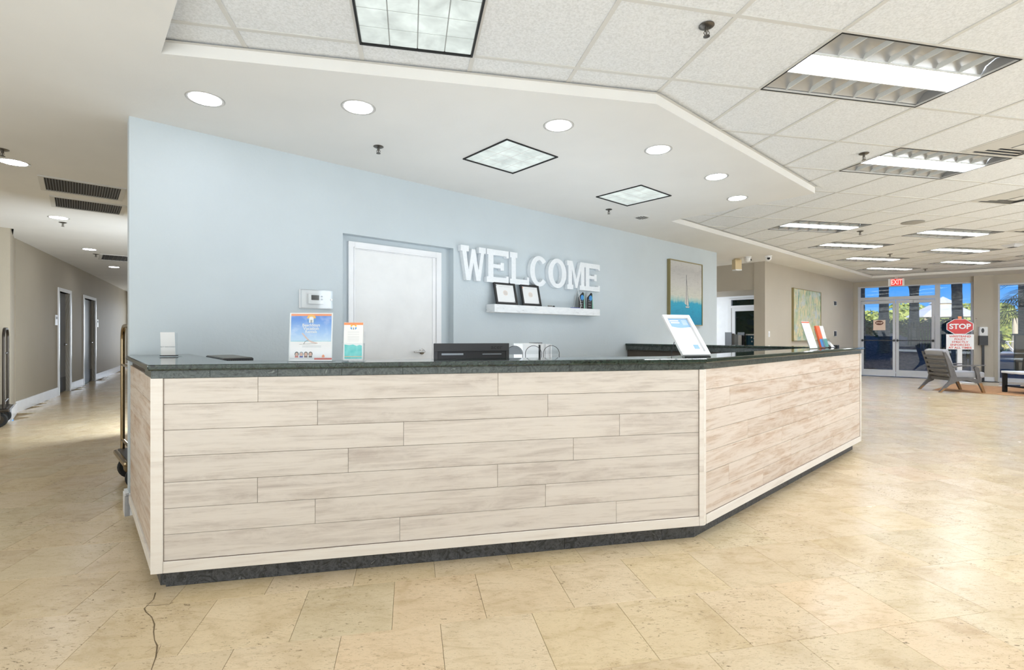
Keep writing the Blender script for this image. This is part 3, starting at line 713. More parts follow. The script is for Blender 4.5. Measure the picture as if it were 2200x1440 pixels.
# corridor return grilles
def grille(s0, s1, n0, n1, label, N):
    t = thing('ceiling_grille', label, 'vent', (*W((s0 + s1) / 2, (n0 + n1) / 2), ZS), AW, 'corridor return air grilles')
    hx, hy = (s1 - s0) / 2, (n1 - n0) / 2
    m = MB()
    for a in ((-hx, -hy, hx, -hy + .035), (-hx, hy - .035, hx, hy), (-hx, -hy + .035, -hx + .04, hy - .035), (hx - .04, -hy + .035, hx, hy - .035)): m.box(a[0], a[1], -.009, a[2], a[3], .0005)
    m.build('frame', M['gridbar'], t)
    MB().box(-hx + .03, -hy + .03, -.001, hx - .03, hy - .03, .0004).build('backing', M['blackedge'], t)
    p = None
    for k in range(N):
        x = -hx + .045 + (k + .5) * (2 * hx - .09) / N
        if p is None: p = o = MB().add([(-.002, -hy + .03, -.0015), (.003, -hy + .03, -.010), (.003, hy - .03, -.010), (-.002, hy - .03, -.0015), (.0, -hy + .03, -.0015), (.005, -hy + .03, -.010), (.005, hy - .03, -.010), (.0, hy - .03, -.0015)],
                                       [(0, 1, 2, 3), (7, 6, 5, 4), (0, 4, 5, 1), (3, 2, 6, 7), (1, 5, 6, 2)]).build('slat', M['midgrey'], t)
        else: o = p.copy(); COL.objects.link(o)
        o.location = (x, 0, 0)
grille(-.27, .385, 6.36, 6.98, 'nearest long dark return grille in the corridor ceiling', 27)
grille(-.215, .44, 7.22, 7.82, 'second dark return grille in the corridor ceiling, right behind the first', 27)
a = pix(228, 552, ZS); t_s, t_n = a[0] * cos(AW) + a[1] * sin(AW), -a[0] * sin(AW) + a[1] * cos(AW)
grille(t_s - .1, t_s + .75, t_n - .4, t_n + .5, 'small far air grille in the corridor ceiling near the last downlights', 12)
# exit signs, cameras
t = thing('exit_sign', 'lit red EXIT sign hung over the entrance doors', 'sign', (*FW(ft(1926), -.9), ZS), AF)
MB().box(-.03, -.02, -.03, .03, .02, 0).build('canopy', M['alu'], t)
MB().box(-.17, -.022, -.225, .17, .022, -.031).build('housing', M['sheet'], t, bevel=.004)
MB().box(-.115, -.024, -.215, .125, -.0225, -.040).build('face', emit('exit_face', (255, 30, 24), .55, srgb(190, 30, 26)), t)
text('EXIT', .185, emit('exit_lettering', (255, 170, 160), .6), t, (.005, -.0255, -.128), off=.004, sx=.62)
t = thing('side_exit_sign', 'cream box sign hung from the ceiling at the passage beside the blue wall', 'sign', (*pix(1583, 556, ZS), ZS), R(15))
MB().box(-.05, -.03, -.02, .05, .03, 0).build('canopy', M['cream'], t)
MB().box(-.075, -.05, -.215, .075, .05, -.021).build('housing', M['cream'], t, bevel=.006)
MB().box(-.07, -.054, -.24, .075, .045, -.2155).build('base_trim', M['sheet'], t, bevel=.003)
for px_, py_, l, a in ((1607, 552, 'dome security camera left, next to the cream box sign', 60), (1651, 550, 'dome security camera right, above the corner of the beige wall, lens showing', -25)):
    t = thing('security_camera', l, 'camera', (*pix(px_, py_, ZS), ZS), R(a), 'white dome cameras on the soffit')
    MB().lathe([(.062, 0), (.062, -.014), (.05, -.022)], (0, 0, 0), 24).build('mount', M['white'], t)
    MB().lathe([(.052, -.022), (.054, -.05), (.045, -.078), (.024, -.096), (.004, -.102)], (0, 0, 0), 24).build('dome', M['white'], t)
    m = MB(); m.T = Matrix.Translation((.0, -.040, -.058)) @ Matrix.Rotation(R(60), 4, 'X')
    m.lathe([(.026, 0), (.026, .018), (.018, .021)], (0, 0, 0), 18).build('lens', M['black'], t)
# ================================================================= RECEPTION DESK
def vn(s, v): return (v - s * sin(AW - AG)) / cos(AW - AG)        # n at which the line s = const meets v = const
def sv(nn, v): return (v - nn * cos(AW - AG)) / sin(AW - AG)
SL, VF, NR, SE = .275, 2.635, 1.43, 6.235
A_ = W(SL, vn(SL, VF)); B_ = W(sv(NR, VF), NR)
uA = A_[0] * cos(AG) + A_[1] * sin(AG); uB = B_[0] * cos(AG) + B_[1] * sin(AG); sB = sv(NR, VF)
ZB, ZA, ZL, ZC = .092, 1.0236, 1.061, 1.090
desk = thing('reception_desk', 'long angled reception desk clad in whitewashed planks on a dark granite base', 'reception desk', (0, 0, 0))
def du(px, v=VF):
    k = (px - 1100) / FOC; return v * (sin(AG) + k * cos(AG)) / (cos(AG) - k * sin(AG))
def dsx(px, nn=NR):
    k = (px - 1100) / FOC; return nn * (sin(AW) + k * cos(AW)) / (cos(AW) - k * sin(AW))
core = MB(); i_ = .013
core.prism([(SL + i_, 4.222), (SL + i_, vn(SL + i_, VF + i_)), (sv(NR + i_, VF + i_), NR + i_), (SE - i_, NR + i_), (SE - i_, 4.222), (SE - .22, 4.222), (SE - .22, NR + .24), (sv(NR + .24, VF + .24), NR + .24), (SL + .24, vn(SL + .24, VF + .24)), (SL + .24, 4.222)], ZB, ZL - .001)
core.build('body', M['charcoalpanel'], desk, rz=AW)
RH = (ZA - (ZB + .056)) / 7
def plank_row(frame, o, x0, x1, joints, row, mat, z_top=ZA):
    xs = [x0] + [j for j in sorted(joints) if x0 + .02 < j < x1 - .02] + [x1]
    for a, b in zip(xs, xs[1:]):
        zt_ = z_top - row * RH
        h = (b - a) / 2; c = (a + b) / 2
        loc = fr(frame, c, o)
        MB().box(-h + .0008, 0, -RH / 2 + .0008, h - .0008, .0125, RH / 2 - .0008).build('plank', mat, desk, (*loc, zt_ - RH / 2), frame, bevel=.0012, seg=1)
fj = [(554, 1070), (682, 1177), (867, 1331), (748, 1232), (553, 1069), (677, 1172), (859, 1324)]
pl0, pl1 = uA + .044, uB - .026
for r in range(7): plank_row(AG, VF, pl0, pl1, [du(x) for x in fj[r]], r, M['plank'])
rj = [(1761, ), (1568, 1711), (1655, 1824), (1607, 1736), (1680, 1762), (1566, 1700), (1640, 1790)]
rs0, rs1 = sB + .034, SE - .028
for r in range(7):
    js = [dsx(x) for x in rj[r]]
    plank_row(AW, NR, rs0, rs1, js, r, M['plankwarm'])
for r in range(7):                               # left end: planks run back to the wall
    a, b = vn(SL, VF) + .03, 4.2; zt_ = ZA - r * RH
    js = [a] + [[3.6], [], [3.35], [3.9], [3.5], [], [3.7]][r] + [b]
    for p, q in zip(js, js[1:]):
        h = (q - p) / 2
        MB().box(-h + .0008, 0, -RH / 2 + .0008, h - .0008, .0125, RH / 2 - .0008).build('plank', M['plankwarm'], desk, (*W(SL, (p + q) / 2), zt_ - RH / 2), AW - pi / 2 , bevel=.0012, seg=1)
def trim(frame, o, x0, x1, z0, z1, name='corner_post', pr=.009, parent=desk):
    l = fr(frame, x0, o); b = MB().box(0, -pr, 0, x1 - x0, .012, z1 - z0).build(name, M['trimwood'], parent, (*l, z0), frame, bevel=.0025); return b
trim(AG, VF, uA - .009, pl0 - .001, ZB, ZA); trim(AG, VF, pl1 + .001, uB + .004, ZB, ZA)
trim(AW, NR, sB - .001, rs0 - .014, ZB, ZA, pr=.010); trim(AW, NR, rs0 - .0125, rs0 - .001, ZB, ZA, pr=.006)
trim(AW, NR, rs1 + .001, SE + .006, ZB, ZA)
trim(AG, VF, pl0, pl1, ZB, ZB + .054, 'bottom_rail', .008); trim(AW, NR, rs0, rs1, ZB, ZB + .054, 'bottom_rail', .008)
l = W(SL - .009, vn(SL, VF) + .03); MB().box(0, 0, 0, .02, 1.28, .054).build('bottom_rail', M['trimwood'], desk, (*l, ZB), AW, bevel=.0025)
l = W(SL - .009, vn(SL, VF) - .006); MB().box(0, 0, 0, .02, .034, ZA - ZB).build('corner_post', M['trimwood'], desk, (*l, ZB), AW, bevel=.0025)
# worn dark lines beside the trims
for fr_, o, x0 in ((AG, VF, pl0 - .0005), (AG, VF, pl1 - .001), (AW, NR, rs0 - .0135), (AW, NR, rs1 - .001)):
    MB().box(0, -.0012, 0, .0018, .004, ZA - ZB - .055).build('joint_line', M['edgewear'], desk, (*fr(fr_, x0, o), ZB + .055), fr_)
for fr_, o, x0, x1 in ((AG, VF, pl0, pl1), (AW, NR, rs0, rs1)):
    MB().box(0, -.0012, 0, x1 - x0, .004, .0016).build('joint_line', M['edgewear'], desk, (*fr(fr_, x0, o), ZB + .054), fr_)
def stone_run(frame, o, x0, x1, z0, z1, name, mat, step=.305, off=0, th=.012, pr=0):
    xs = [x0]; x = x0 + step - off
    while x < x1 - .03: xs.append(x); x += step
    xs.append(x1)
    for a, b in zip(xs, xs[1:]):
        MB().box(.0005, -pr, 0, b - a - .0005, th, z1 - z0).build(name, mat, desk, (*fr(frame, a, o), z0), frame, bevel=.0008, seg=1)
stone_run(AG, VF, uA - .008, uB + .003, ZA + .0005, ZL - .001, 'apron_tile', M['apron'], off=.05, pr=.006)
stone_run(AW, NR, sB, SE + .005, ZA + .0005, ZL - .001, 'apron_tile', M['apron'], pr=.006)
l = W(SL - .006, vn(SL, VF)); MB().box(0, 0, 0, .018, .30, ZL - ZA - .002).build('apron_tile', M['apron'], desk, (*l, ZA + .0005), AW)
for k in range(8):                               # inner apron of the right hand return
    l = W(5.968, 1.76 + k * .306); MB().box(0, 0, 0, .012, min(.305, 4.215 - 1.76 - k * .306), ZL - 1.0).build('apron_tile', M['apron'], desk, (*l, 1.0), AW)
VK, NK = 2.687, 1.487
uK0 = uA + .03; sK = sv(NK, VK); KB = W(sK, NK); uK1 = KB[0] * cos(AG) + KB[1] * sin(AG)
stone_run(AG, VK, uK0, uK1, 0.0005, ZB - .0005, 'kick_tile', M['kick'], off=.1, th=.02); stone_run(AW, NK, sK, SE - .05, .0005, ZB - .0005, 'kick_tile', M['kick'], th=.02)
MB().prism([(SL + .035, 4.20), (SL + .035, vn(SL + .035, VK + .022)), (sv(NK + .022, VK + .022), NK + .022), (SE - .06, NK + .022), (SE - .06, 4.20), (SE - .15, 4.2), (SE - .15, NK + .12), (sv(NK + .12, VK + .12), NK + .12), (SL + .13, vn(SL + .13, VK + .12)), (SL + .13, 4.2)], .0005, ZB - .0005).build('plinth', M['kick'], desk, rz=AW)
# granite counter top, one continuous slab
VS = VF - .028; so = .25; no = NR - .03; se = SE + .032
ctop = MB().prism([(so, 4.215), (so, vn(so, VS)), (sv(no, VS), no), (se, no), (se, 4.215), (5.95, 4.215), (5.95, no + .31), (sv(no + .31, VS + .31), no + .31), (.62, vn(.62, VS + .31)), (.62, 4.215)], 0, ZC - ZL)
tag(ctop.build('countertop', M['granite'], None, (0, 0, ZL), AW, bevel=.009, seg=3), 'polished green-black granite countertop running round the reception desk', 'countertop')
wt = MB().prism([(.56, 3.30), (sv(NR + .245, VF + .245) + .02, NR + .245), (SE - .225, NR + .245), (SE - .225, 2.3), (3.4, 2.3), (1.3, 3.55), (1.3, 4.2), (.56, 4.2)], 0, .035)
tag(wt.build('desk_worktop', M['charcoalpanel'], None, (0, 0, .72), AW), 'lower brown worktop hidden behind the reception desk front', 'worktop')
# ================================================================= ON AND BEHIND THE DESK
def logo(parent, x, z, r, y=-.002, amber=True):
    n_ = 20
    for nm, a0, a1, m in (('logo_top', 10, 170, 'yellow'), ('logo_side', 190, 240, 'printblue'), ('logo_side', 300, 350, 'printblue')):
        pts = [(x + r * cos(R(a0 + (a1 - a0) * k / n_)), z + r * sin(R(a0 + (a1 - a0) * k / n_))) for k in range(n_ + 1)]
        pts += [(x + r * .55 * cos(R(a1 + (a0 - a1) * k / n_)), z + r * .55 * sin(R(a1 + (a0 - a1) * k / n_))) for k in range(n_ + 1)]
        MB().prism(pts, y - .0002, y, 'y').build(nm, M[m], parent)
    MB().prism([(x - r * .5, z - r * .85), (x + r * .5, z - r * .85), (x + r * .5, z + r * .1)] + [(x + r * .5 * cos(R(k * 18)), z + r * .1 + r * .42 * sin(R(k * 18))) for k in range(1, 10)] + [(x - r * .5, z + r * .1)], y - .0006, y - .0003, 'y').build('logo_house', M['sheet'], parent)
    MB().box(x - r * .18, y - .001, z - r * .85, x + r * .18, y - .0007, z - r * .2).build('logo_door', M['softink'], parent)
def lines(parent, x0, x1, zs, y=-.002, h=.0016, m='softink'):
    for z in zs: MB().box(x0, y - .0002, z, x1, y, z + h).build('text_line', M[m], parent)
# -- beach poster in a clear holder
lx, ly = -1.064, 2.585
t = thing('poster_stand', 'clear upright holder with a beach chair vacation rentals flyer', 'sign', (lx, ly, ZC + .0005), R(1.5))
def tilt(deg): return Matrix.Rotation(R(-deg), 4, 'X')
holder = MB(); holder.T = tilt(4); holder.box(-.1145, .0008, .002, .1145, .003, .258); holder.box(-.1145, -.006, .002, .1145, -.0045, .258)
holder.T = None; holder.box(-.1145, -.02, 0, .1145, .055, .0022); holder.build('holder', M['acrylic'], t)
sh = MB().box(-.1125, -.0008, 0, .1125, 0, .2545).build('flyer', M['sheet'], t, (0, 0, .003)); sh.rotation_euler = (R(-4), 0, 0)
p_ = MB().box(-.106, -.0004, 0, .106, -.0001, .2545 - .006).build('print', M['poster'], sh, (0, -.0008, 0)); p_.location = (0, -.0008, 0)
MB().box(-.106, -.0016, .238, .106, -.0013, .2495).build('header_band', M['orange'], sh)
logo(sh, 0, .222, .024, -.0016)
for st_, z_, sz_ in (('BeachStays', .189, .021), ('Vacation', .171, .024), ('Rentals', .154, .021)): text(st_, sz_, M['sheet'], sh, (0, -.0020, z_), off=.0004)
MB().add([(-.05, -.0018, .146), (-.043, -.0018, .148), (-.008, -.0018, .110), (.02, -.0018, .099), (.036, -.0018, .095), (.036, -.0018, .091), (.005, -.0018, .095), (-.017, -.0018, .108)], [(0, 1, 2, 7), (2, 3, 6, 7), (3, 4, 5, 6)]).build('beach_chair_print', plain('canvas_print', (216, 186, 176), .5, var=0), sh, fix=False)
MB().tube([(-.012, -.0018, .112), (-.03, -.0018, .102), (-.037, -.0018, .089)], .0012, 5).tube([(-.06, -.0018, .087), (.03, -.0018, .092)], .0007, 5).build('beach_chair_print', M['brownhair'], sh)
lines(sh, -.045, .055, (.078, .073), -.0016, .0012)
for k, (hm, bmn) in enumerate((('ink', 'redtext'), ('softink', 'navy'), ('brownhair', 'wine'), ('brownhair', 'ink'))):
    x = -.072 + k * .024
    MB().prism([(x + .011 * c_[0], .036 + .013 * c_[1]) for c_ in [(cos(R(a)), sin(R(a))) for a in range(0, 360, 30)]], -.0018, -.0016, 'y').build('portrait_hair', M[hm], sh)
    MB().prism([(x + .0075 * cos(R(a)), .034 + .0095 * sin(R(a))) for a in range(0, 360, 30)], -.0021, -.0019, 'y').build('portrait_face', M['skin'], sh)
    MB().box(x - .009, -.0023, .018, x + .009, -.0021, .025).build('portrait_shirt', M[bmn], sh)
MB().box(.02, -.0018, .006, .112, -.0015, .016).build('footer_band', M['redtext'], sh); lines(sh, -.106, .018, (.012,), -.0016, .001)
MB().prism([(.06, .018), (.074, .018), (.074, .028), (.067, .034), (.06, .028)], -.002, -.0018, 'y').build('small_house_logo', M['orange'], sh)
# -- narrow rack card stand
k_ = (758 - 1100) / FOC; cy_ = 2.60
t = thing('rack_card_stand', 'clear stand of white, orange and teal rack cards before the office door', 'sign', (k_ * cy_ + .004, cy_, ZC + .0005), R(3))
m = MB(); m.box(-.056, -.028, 0, .056, .045, .003); m.T = tilt(6); m.box(-.056, -.022, .002, .056, -.020, .095); m.box(-.056, .004, .002, .056, .006, .16); m.box(-.056, -.02, .002, -.054, .004, .095); m.box(.054, -.02, .002, .056, .004, .095)
m.build('holder', M['acrylic'], t)
m = MB(); m.T = tilt(6); m.box(-.0505, -.016, .006, .0505, .002, .206); cs = m.build('cards', M['sheet'], t)
f = bpy.data.objects.new('card_front', bpy.data.meshes.new('card_front')); bpy.data.objects.remove(f)
cf = MB().box(-.050, -.0012, .0, .050, 0, .200).build('card_front', M['sheet'], t, (0, -.0165, .006)); cf.rotation_euler = (R(-6), 0, 0)
MB().box(-.050, -.0024, .188, .050, -.0013, .200).build('header_band', M['orange'], cf); logo(cf, 0, .177, .017, -.0016)
MB().add([(-.043, -.0016, .008), (.048, -.0016, .008), (.046, -.0016, .078), (.034, -.0016, .082), (.018, -.0016, .076), (0, -.0016, .084), (-.02, -.0016, .080), (-.045, -.0016, .084)], [(0, 1, 2, 3, 4, 5, 6, 7)]).build('water_print', M['teal'], cf, fix=False)
lines(cf, -.03, .03, (.150, .138, .126, .118, .110, .102), -.0014, .0007); MB().box(-.043, -.0026, .018, .048, -.0018, .022).build('text_line', M['cream'], cf)
# -- small notice in a clear holder on the left return
t = thing('counter_notice', 'small white hand-lettered notice on a dark base at the far left end of the counter', 'sign', (-2.19, 3.13, ZC + .0005), R(6))
MB().box(-.05, -.03, 0, .055, .04, .004).build('base', M['acrylic'], t); MB().box(-.042, -.028, .0041, .048, .012, .0085).build('shoe', M['blackedge'], t)
m = MB(); m.T = tilt(-3); m.box(-.043, -.012, .010, .043, -.0105, .156); m.build('sheet', M['sheet'], t)
for st_, z_, sz_ in (('MASKS ARE', .133, .015), ('NOT', .110, .014), ('REQ.', .086, .014), ('BUT WELCOMED', .062, .0115)): text(st_, sz_, M['softink'], t, (0, -.0145 + (z_ - .08) * .052 - .0, z_), name='handwriting')
m = MB(); m.box(-.045, -.0102, .009, .05, .001, .152); m.build('backing', M['acrylic'], t)
# -- tilted white frame on the corner of the counter
t = thing('display_frame', 'white picture frame leaning back on a wire easel at the corner of the counter', 'frame', (1.055 + .10, 3.045 + .03, ZC + .0005), R(19))
FWd, FH, LEAN = .215, .332, 39
Tm = tilt(LEAN)
m = MB(); m.T = Matrix.Translation((0, 0, .005)) @ Tm; b_ = .027
for a in ((-FWd/2, 0, FWd/2, b_), (-FWd/2, FH - b_, FWd/2, FH), (-FWd/2, b_, -FWd/2 + b_, FH - b_), (FWd/2 - b_, b_, FWd/2, FH - b_)): m.box(a[0], -.016, a[1], a[2], .002, a[3])
m.build('frame', M['white'], t, bevel=.004)
sh = MB().box(-FWd/2 + b_ - .002, -.003, b_ - .002, FWd/2 - b_ + .002, -.001, FH - b_ + .002).build('sheet', M['sheet'], t, (0, 0, .005)); sh.rotation_euler = (R(-LEAN), 0, 0)
zt_ = FH - b_ + .001; wv = [(-.079 + .158 * k / 16, zt_ - .068 - .006 * sin(k / 16 * 2 * pi * .8 - .6) - .010 * (k / 16)) for k in range(17)]
MB().prism([(-.079, zt_), (.079, zt_)][::-1] + wv, -.0036, -.0031, 'y').build('header_print', M['paleblue'], sh)
for z_, x0_, x1_, h_ in ((zt_ - .024, -.066, .004, .010), (zt_ - .040, -.062, .006, .009)): MB().box(x0_, -.0042, z_, x1_, -.0038, z_ + h_).build('header_lettering', M['sheet'], sh)
lines(sh, .026, .066, (zt_ - .018, zt_ - .030, zt_ - .042, zt_ - .052), -.0038, .003, 'sheet'); lines(sh, -.06, .02, (.205, .190, .175, .160, .145, .130), -.0032, .0014); lines(sh, -.07, .06, (.110,), -.0032, .0014)
MB().box(.020, -.0042, .055, .058, -.0032, .088).build('picture_print', M['paleblue'], sh)
m = MB(); yb_ = .165
m.tube([(-.06, .115, .150), (-.06, yb_, .003), (.03, yb_, .003), (.03, .115, .150)], .0022, 6); m.build('easel', M['darkgrey'], t)
MB().box(-.09, -.018, 0, .10, -.004, .005).build('shoe', M['blackedge'], t)
# -- brochures at the far end of the counter
def lean_sheet(mb, lean, x0, x1, y0, y1, z0, z1): mb.T = tilt(lean); mb.box(x0, y0, z0, x1, y1, z1); mb.T = None; return mb
t = thing('flyer_stand', 'tall white leaning flyer with orange top edge near the far end of the counter', 'sign', (*W(5.34, 1.60), ZC + .0005), AW)
lean_sheet(MB().box(-.11, -.03, 0, .11, .05, .003), 17, -.11, .11, .004, .006, .002, .27).build('holder', M['acrylic'], t)
fl = MB().box(-.107, -.001, .0, .107, .001, .272).build('flyer', M['sheet'], t, (0, 0, .004)); fl.rotation_euler = (R(-17), 0, 0)
MB().box(-.107, -.0018, .256, .107, -.0011, .268).build('header_band', M['darkorange'], fl); lines(fl, -.06, .06, (.20, .17, .14, .11), -.0014, .006, 'peach')
t = thing('brochure_rack', 'clear rack of orange and teal brochures at the far end of the counter', 'brochures', (*W(5.66, 1.60), ZC + .0005), AW)
m = MB(); m.box(-.12, -.04, 0, .12, .05, .003)
lean_sheet(m, 14, -.12, .12, -.03, -.028, .002, .09); lean_sheet(m, 14, -.12, .12, .012, .014, .002, .2); m.build('holder', M['acrylic'], t)
for x0_, nm, mm, m2 in ((-.115, 'orange_brochure', 'darkorange', 'printblue'), (.005, 'teal_brochure', 'sheet', 'teal')):
    b1 = MB().box(0, -.016, 0, .105, .0, .222).build(nm, M[mm], t, (x0_, .008, .004)); b1.rotation_euler = (R(-14), 0, 0)
    MB().box(.001, -.0172, .004, .104, -.0162, .085).build('lower_print', M[m2], b1)
t = thing('tent_card', 'small white slanted tent card beside the brochure rack at the counter end', 'card', (*W(5.95, 1.60), ZC + .0005), AW)
lean_sheet(MB(), 40, -.05, .05, -.001, .001, .0, .085).build('card', M['sheet'], t); MB().box(-.045, -.012, 0, .045, .03, .004).build('base', M['black'], t)
t = thing('counter_pad', 'small dark card reader lying at the far end of the counter', 'device', (*W(6.12, 1.66), ZC + .0005), AW)
MB().box(-.035, -.06, 0, .035, .06, .022).build('case', M['black'], t, bevel=.004); MB().box(-.026, .005, .0222, .026, .045, .0235).build('screen', M['darkgrey'], t)
# -- monitor seen from behind
u_, v_ = .410, 3.30; mx_, my_ = G(u_, v_)
t = thing('monitor', 'black computer monitor seen from behind over the counter', 'monitor', (mx_, my_, .755), AG)
z1 = 1.171 - .755; z0 = z1 - .33
m = MB().box(-.256, -.004, z0, .256, .022, z1).build('bezel', M['black'], t, bevel=.003)
m = MB(); m.box(-.252, -.020, z1 - .052, .252, -.0045, z1 - .003); m.box(-.252, -.020, z0 + .003, -.232, -.0045, z1 - .0525); m.box(.232, -.020, z0 + .003, .252, -.0045, z1 - .0525)
m.build('back_shell', M['darkgrey'], t, bevel=.002)
MB().box(-.2315, -.010, z0 + .003, .2315, -.0045, z1 - .0525).build('recess_panel', plain('charcoal_plastic', (44, 44, 46), .5), t)
MB().box(-.205, -.0125, z1 - .078, -.06, -.0102, z1 - .066).build('vent_slot', M['softink'], t); MB().box(.07, -.0125, z1 - .076, .20, -.0102, z1 - .070).build('vent_slot', M['softink'], t)
MB().box(-.22, -.014, z1 - .120, .22, -.0102, z1 - .108).build('ridge', M['darkgrey'], t)
text('acer', .040, M['black'], t, (.165, -.0205, z1 - .026), off=.0006, sx=1.15, name='embossed_lettering')
MB().box(-.05, -.035, .016, .05, -.0145, z0 + .16).build('stand_neck', M['black'], t, bevel=.004); MB().box(-.12, -.10, 0, .12, .09, .015).build('stand_foot', M['black'], t, bevel=.004)
# -- printer with ribbed side behind the left return
t = thing('printer', 'dark ribbed printer top sunk behind the left end of the counter', 'printer', (*W(.712, 3.46), .7555), AW)
hb = 1.0935 - .7555
MB().box(-.08, -.25, 0, .08, .25, hb - .001).build('case', M['darkgrey'], t, bevel=.004)
MB().box(-.075, -.245, hb - .0009, .075, .245, hb + .002).build('lid', plain('olive_grey_plastic', (88, 84, 70), .35), t, bevel=.001)
p = None
for k in range(14):
    if p is None: p = o = MB().box(-.002, -.005, hb - .09, .002, 0, hb - .006).build('rib', M['black'], t)
    else: o = p.copy(); COL.objects.link(o)
    o.location = (-.072 + k * .011, -.2503, 0)
# -- paper organiser with wire sorters
k_ = (1135 - 1100) / FOC
ox, oy = k_ * 3.85, 3.85
t = thing('file_organizer', 'white desktop file organizer with upright folders, right of the monitor', 'organizer', (ox + .03, oy, .7555), R(16))
zt_ = 1.155 - .7555
MB().box(-.11, -.10, 0, .02, .14, zt_ + .004).build('box_file', M['white'], t, bevel=.003)
MB().box(-.055, -.13, zt_ + .0045, .13, .02, zt_ + .0105).build('dark_sheet', M['black'], t) if False else None
MB().box(.021, -.10, 0, .034, .14, zt_ - .006).build('divider', M['black'], t)
for k in range(7):
    MB().box(.036 + k * .0135, -.10 + .004 * (k % 3), 0, .0465 + k * .0135, .13, zt_ - .004 + .004 * (k % 2)).build('folder', M['sheet'] if k % 2 else M['white'], t)
MB().box(.021, .141, 0, .135, .145, zt_ + .008).build('back_plate', M['midgrey'], t)
for dx_, l in ((-.11, 'round grey wire letter sorter nearest the monitor'), (.03, 'round grey wire letter sorter in front of the white box file'), (.165, 'round grey wire letter sorter at the right of the folders')):
    q = thing('wire_sorter', l, 'sorter', (ox + dx_, 3.60 + dx_ * .3, .7555), R(10), 'round wire letter sorters')
    rr = .062; hh = 1.085 - .7555
    m = MB(); m.tube([(rr * cos(R(a)), 0, hh + rr * sin(R(a))) for a in range(0, 181, 15)], .0022, 6); m.box(-rr, -.002, .012, -rr + .004, .002, hh); m.box(rr - .004, -.002, .012, rr, .002, hh)
    m.build('hoop', M['darkgrey'], q); MB().prism([(rr * .96 * cos(R(a)), hh + rr * .96 * sin(R(a))) for a in range(0, 181, 15)], .003, .0045, 'y').build('disc', M['softink'] if dx_ < -.05 else M['acrylic'], q); MB().box(-rr, -.04, 0, rr, .04, .0118).build('base', M['darkgrey'], q)
# ================================================================= ON THE DESK WALL
def onw(px, nn=NW):                              # s and depth where the sight line px meets the plane n
    k = (px - 1100) / FOC; s = nn * (sin(AW) + k * cos(AW)) / (cos(AW) - k * sin(AW)); return s
# office door in its recess
NB = 4.31
d = struct(MB().box(1.84, NB - .022, 0, 1.90, NB - .001, 2.075).box(2.772, NB - .022, 0, 2.836, NB - .001, 2.075).box(1.90, NB - .022, 2.015, 2.772, NB - .001, 2.075)
           .box(1.888, NB - .030, 0, 1.90, NB - .0225, 2.027).box(2.772, NB - .030, 0, 2.784, NB - .0225, 2.027).box(1.888, NB - .030, 2.015, 2.784, NB - .0225, 2.027).build('door_6', M['whitetrim'], None, (0, 0, 0), AW, bevel=.002))
MB().box(1.901, NB - .012, .008, 2.73, NB - .001, 2.006).build('door_leaf', M['white'], d); MB().box(2.731, NB - .017, .0, 2.771, NB - .001, 2.014).build('door_stop', M['whitetrim'], d); MB().box(1.901, NB - .017, 2.0065, 2.7305, NB - .001, 2.014).build('door_stop', M['whitetrim'], d)
hs = onw(908, NB - .03)
hd = MB().lathe([(.030, 0), (.030, .008), (.020, .012), (.012, .014), (.012, .045)], (hs, NB - .0125, 1.055), 20, 'y').build('door_handle', M['chrome'], d)
MB().box(hs - .115, NB - .066, 1.046, hs + .012, NB - .052, 1.064).build('lever', M['chrome'], hd, bevel=.005)
# thermostat in a clear lock box
t = thing('thermostat_guard', 'clear plastic lock box over a white thermostat on the blue wall', 'thermostat', (*W((1.39 + 1.65) / 2, NW), 1.527), AW)
MB().box(-.135, -.010, -.080, .135, -.0005, .080).build('base_ring', M['sheet'], t, bevel=.004)
m = MB()
for a in ((-.13, -.05, -.076, .13, -.047, .076), (-.13, -.047, -.076, -.127, -.0105, .076), (.127, -.047, -.076, .13, -.0105, .076), (-.127, -.047, .073, .127, -.0105, .076), (-.127, -.047, -.076, .127, -.0105, -.073)): m.box(*a)
m.build('clear_cover', M['acrylic'], t)
MB().box(-.068, -.034, -.042, .062, -.0105, .045).build('thermostat', M['white'], t, bevel=.006)
MB().box(-.045, -.0355, -.008, .020, -.0342, .034).build('screen', M['darkgrey'], t)
for zz in (-.0, .024): MB().box(.034, -.0365, zz - .006, .050, -.0343, zz + .006).build('button', M['softink'], t, bevel=.001)
MB().lathe([(.008, 0), (.008, .006)], (.118, -.0505, .0), 12, 'y').build('lock', M['chrome'], t)
# WELCOME letters
def E_pts(w, h, a, b):                           # slab-serif E outline
    s_ = a * .55
    return [(0, 0), (w, 0), (w, h * .22), (w - s_, h * .22), (w - s_, b), (a + s_ * .9, b), (a + s_ * .9, h * .44), (w * .62, h * .44), (w * .62, h * .38), (w * .78, h * .38), (w * .78, h * .62), (w * .62, h * .62), (w * .62, h * .56),
            (a + s_ * .9, h * .56), (a + s_ * .9, h - b), (w - s_, h - b), (w - s_, h * .78), (w, h * .78), (w, h), (0, h), (0, h - b), (s_ * .6, h - b), (s_ * .6, b), (0, b)]
def L_pts(w, h, a, b):
    s_ = a * .55
    return [(0, 0), (w, 0), (w, h * .26), (w - s_, h * .26), (w - s_, b), (a + s_ * .9, b), (a + s_ * .9, h - b), (a + s_ * 1.6, h - b), (a + s_ * 1.6, h), (0, h), (0, h - b), (s_ * .7, h - b), (s_ * .7, b), (0, b)]
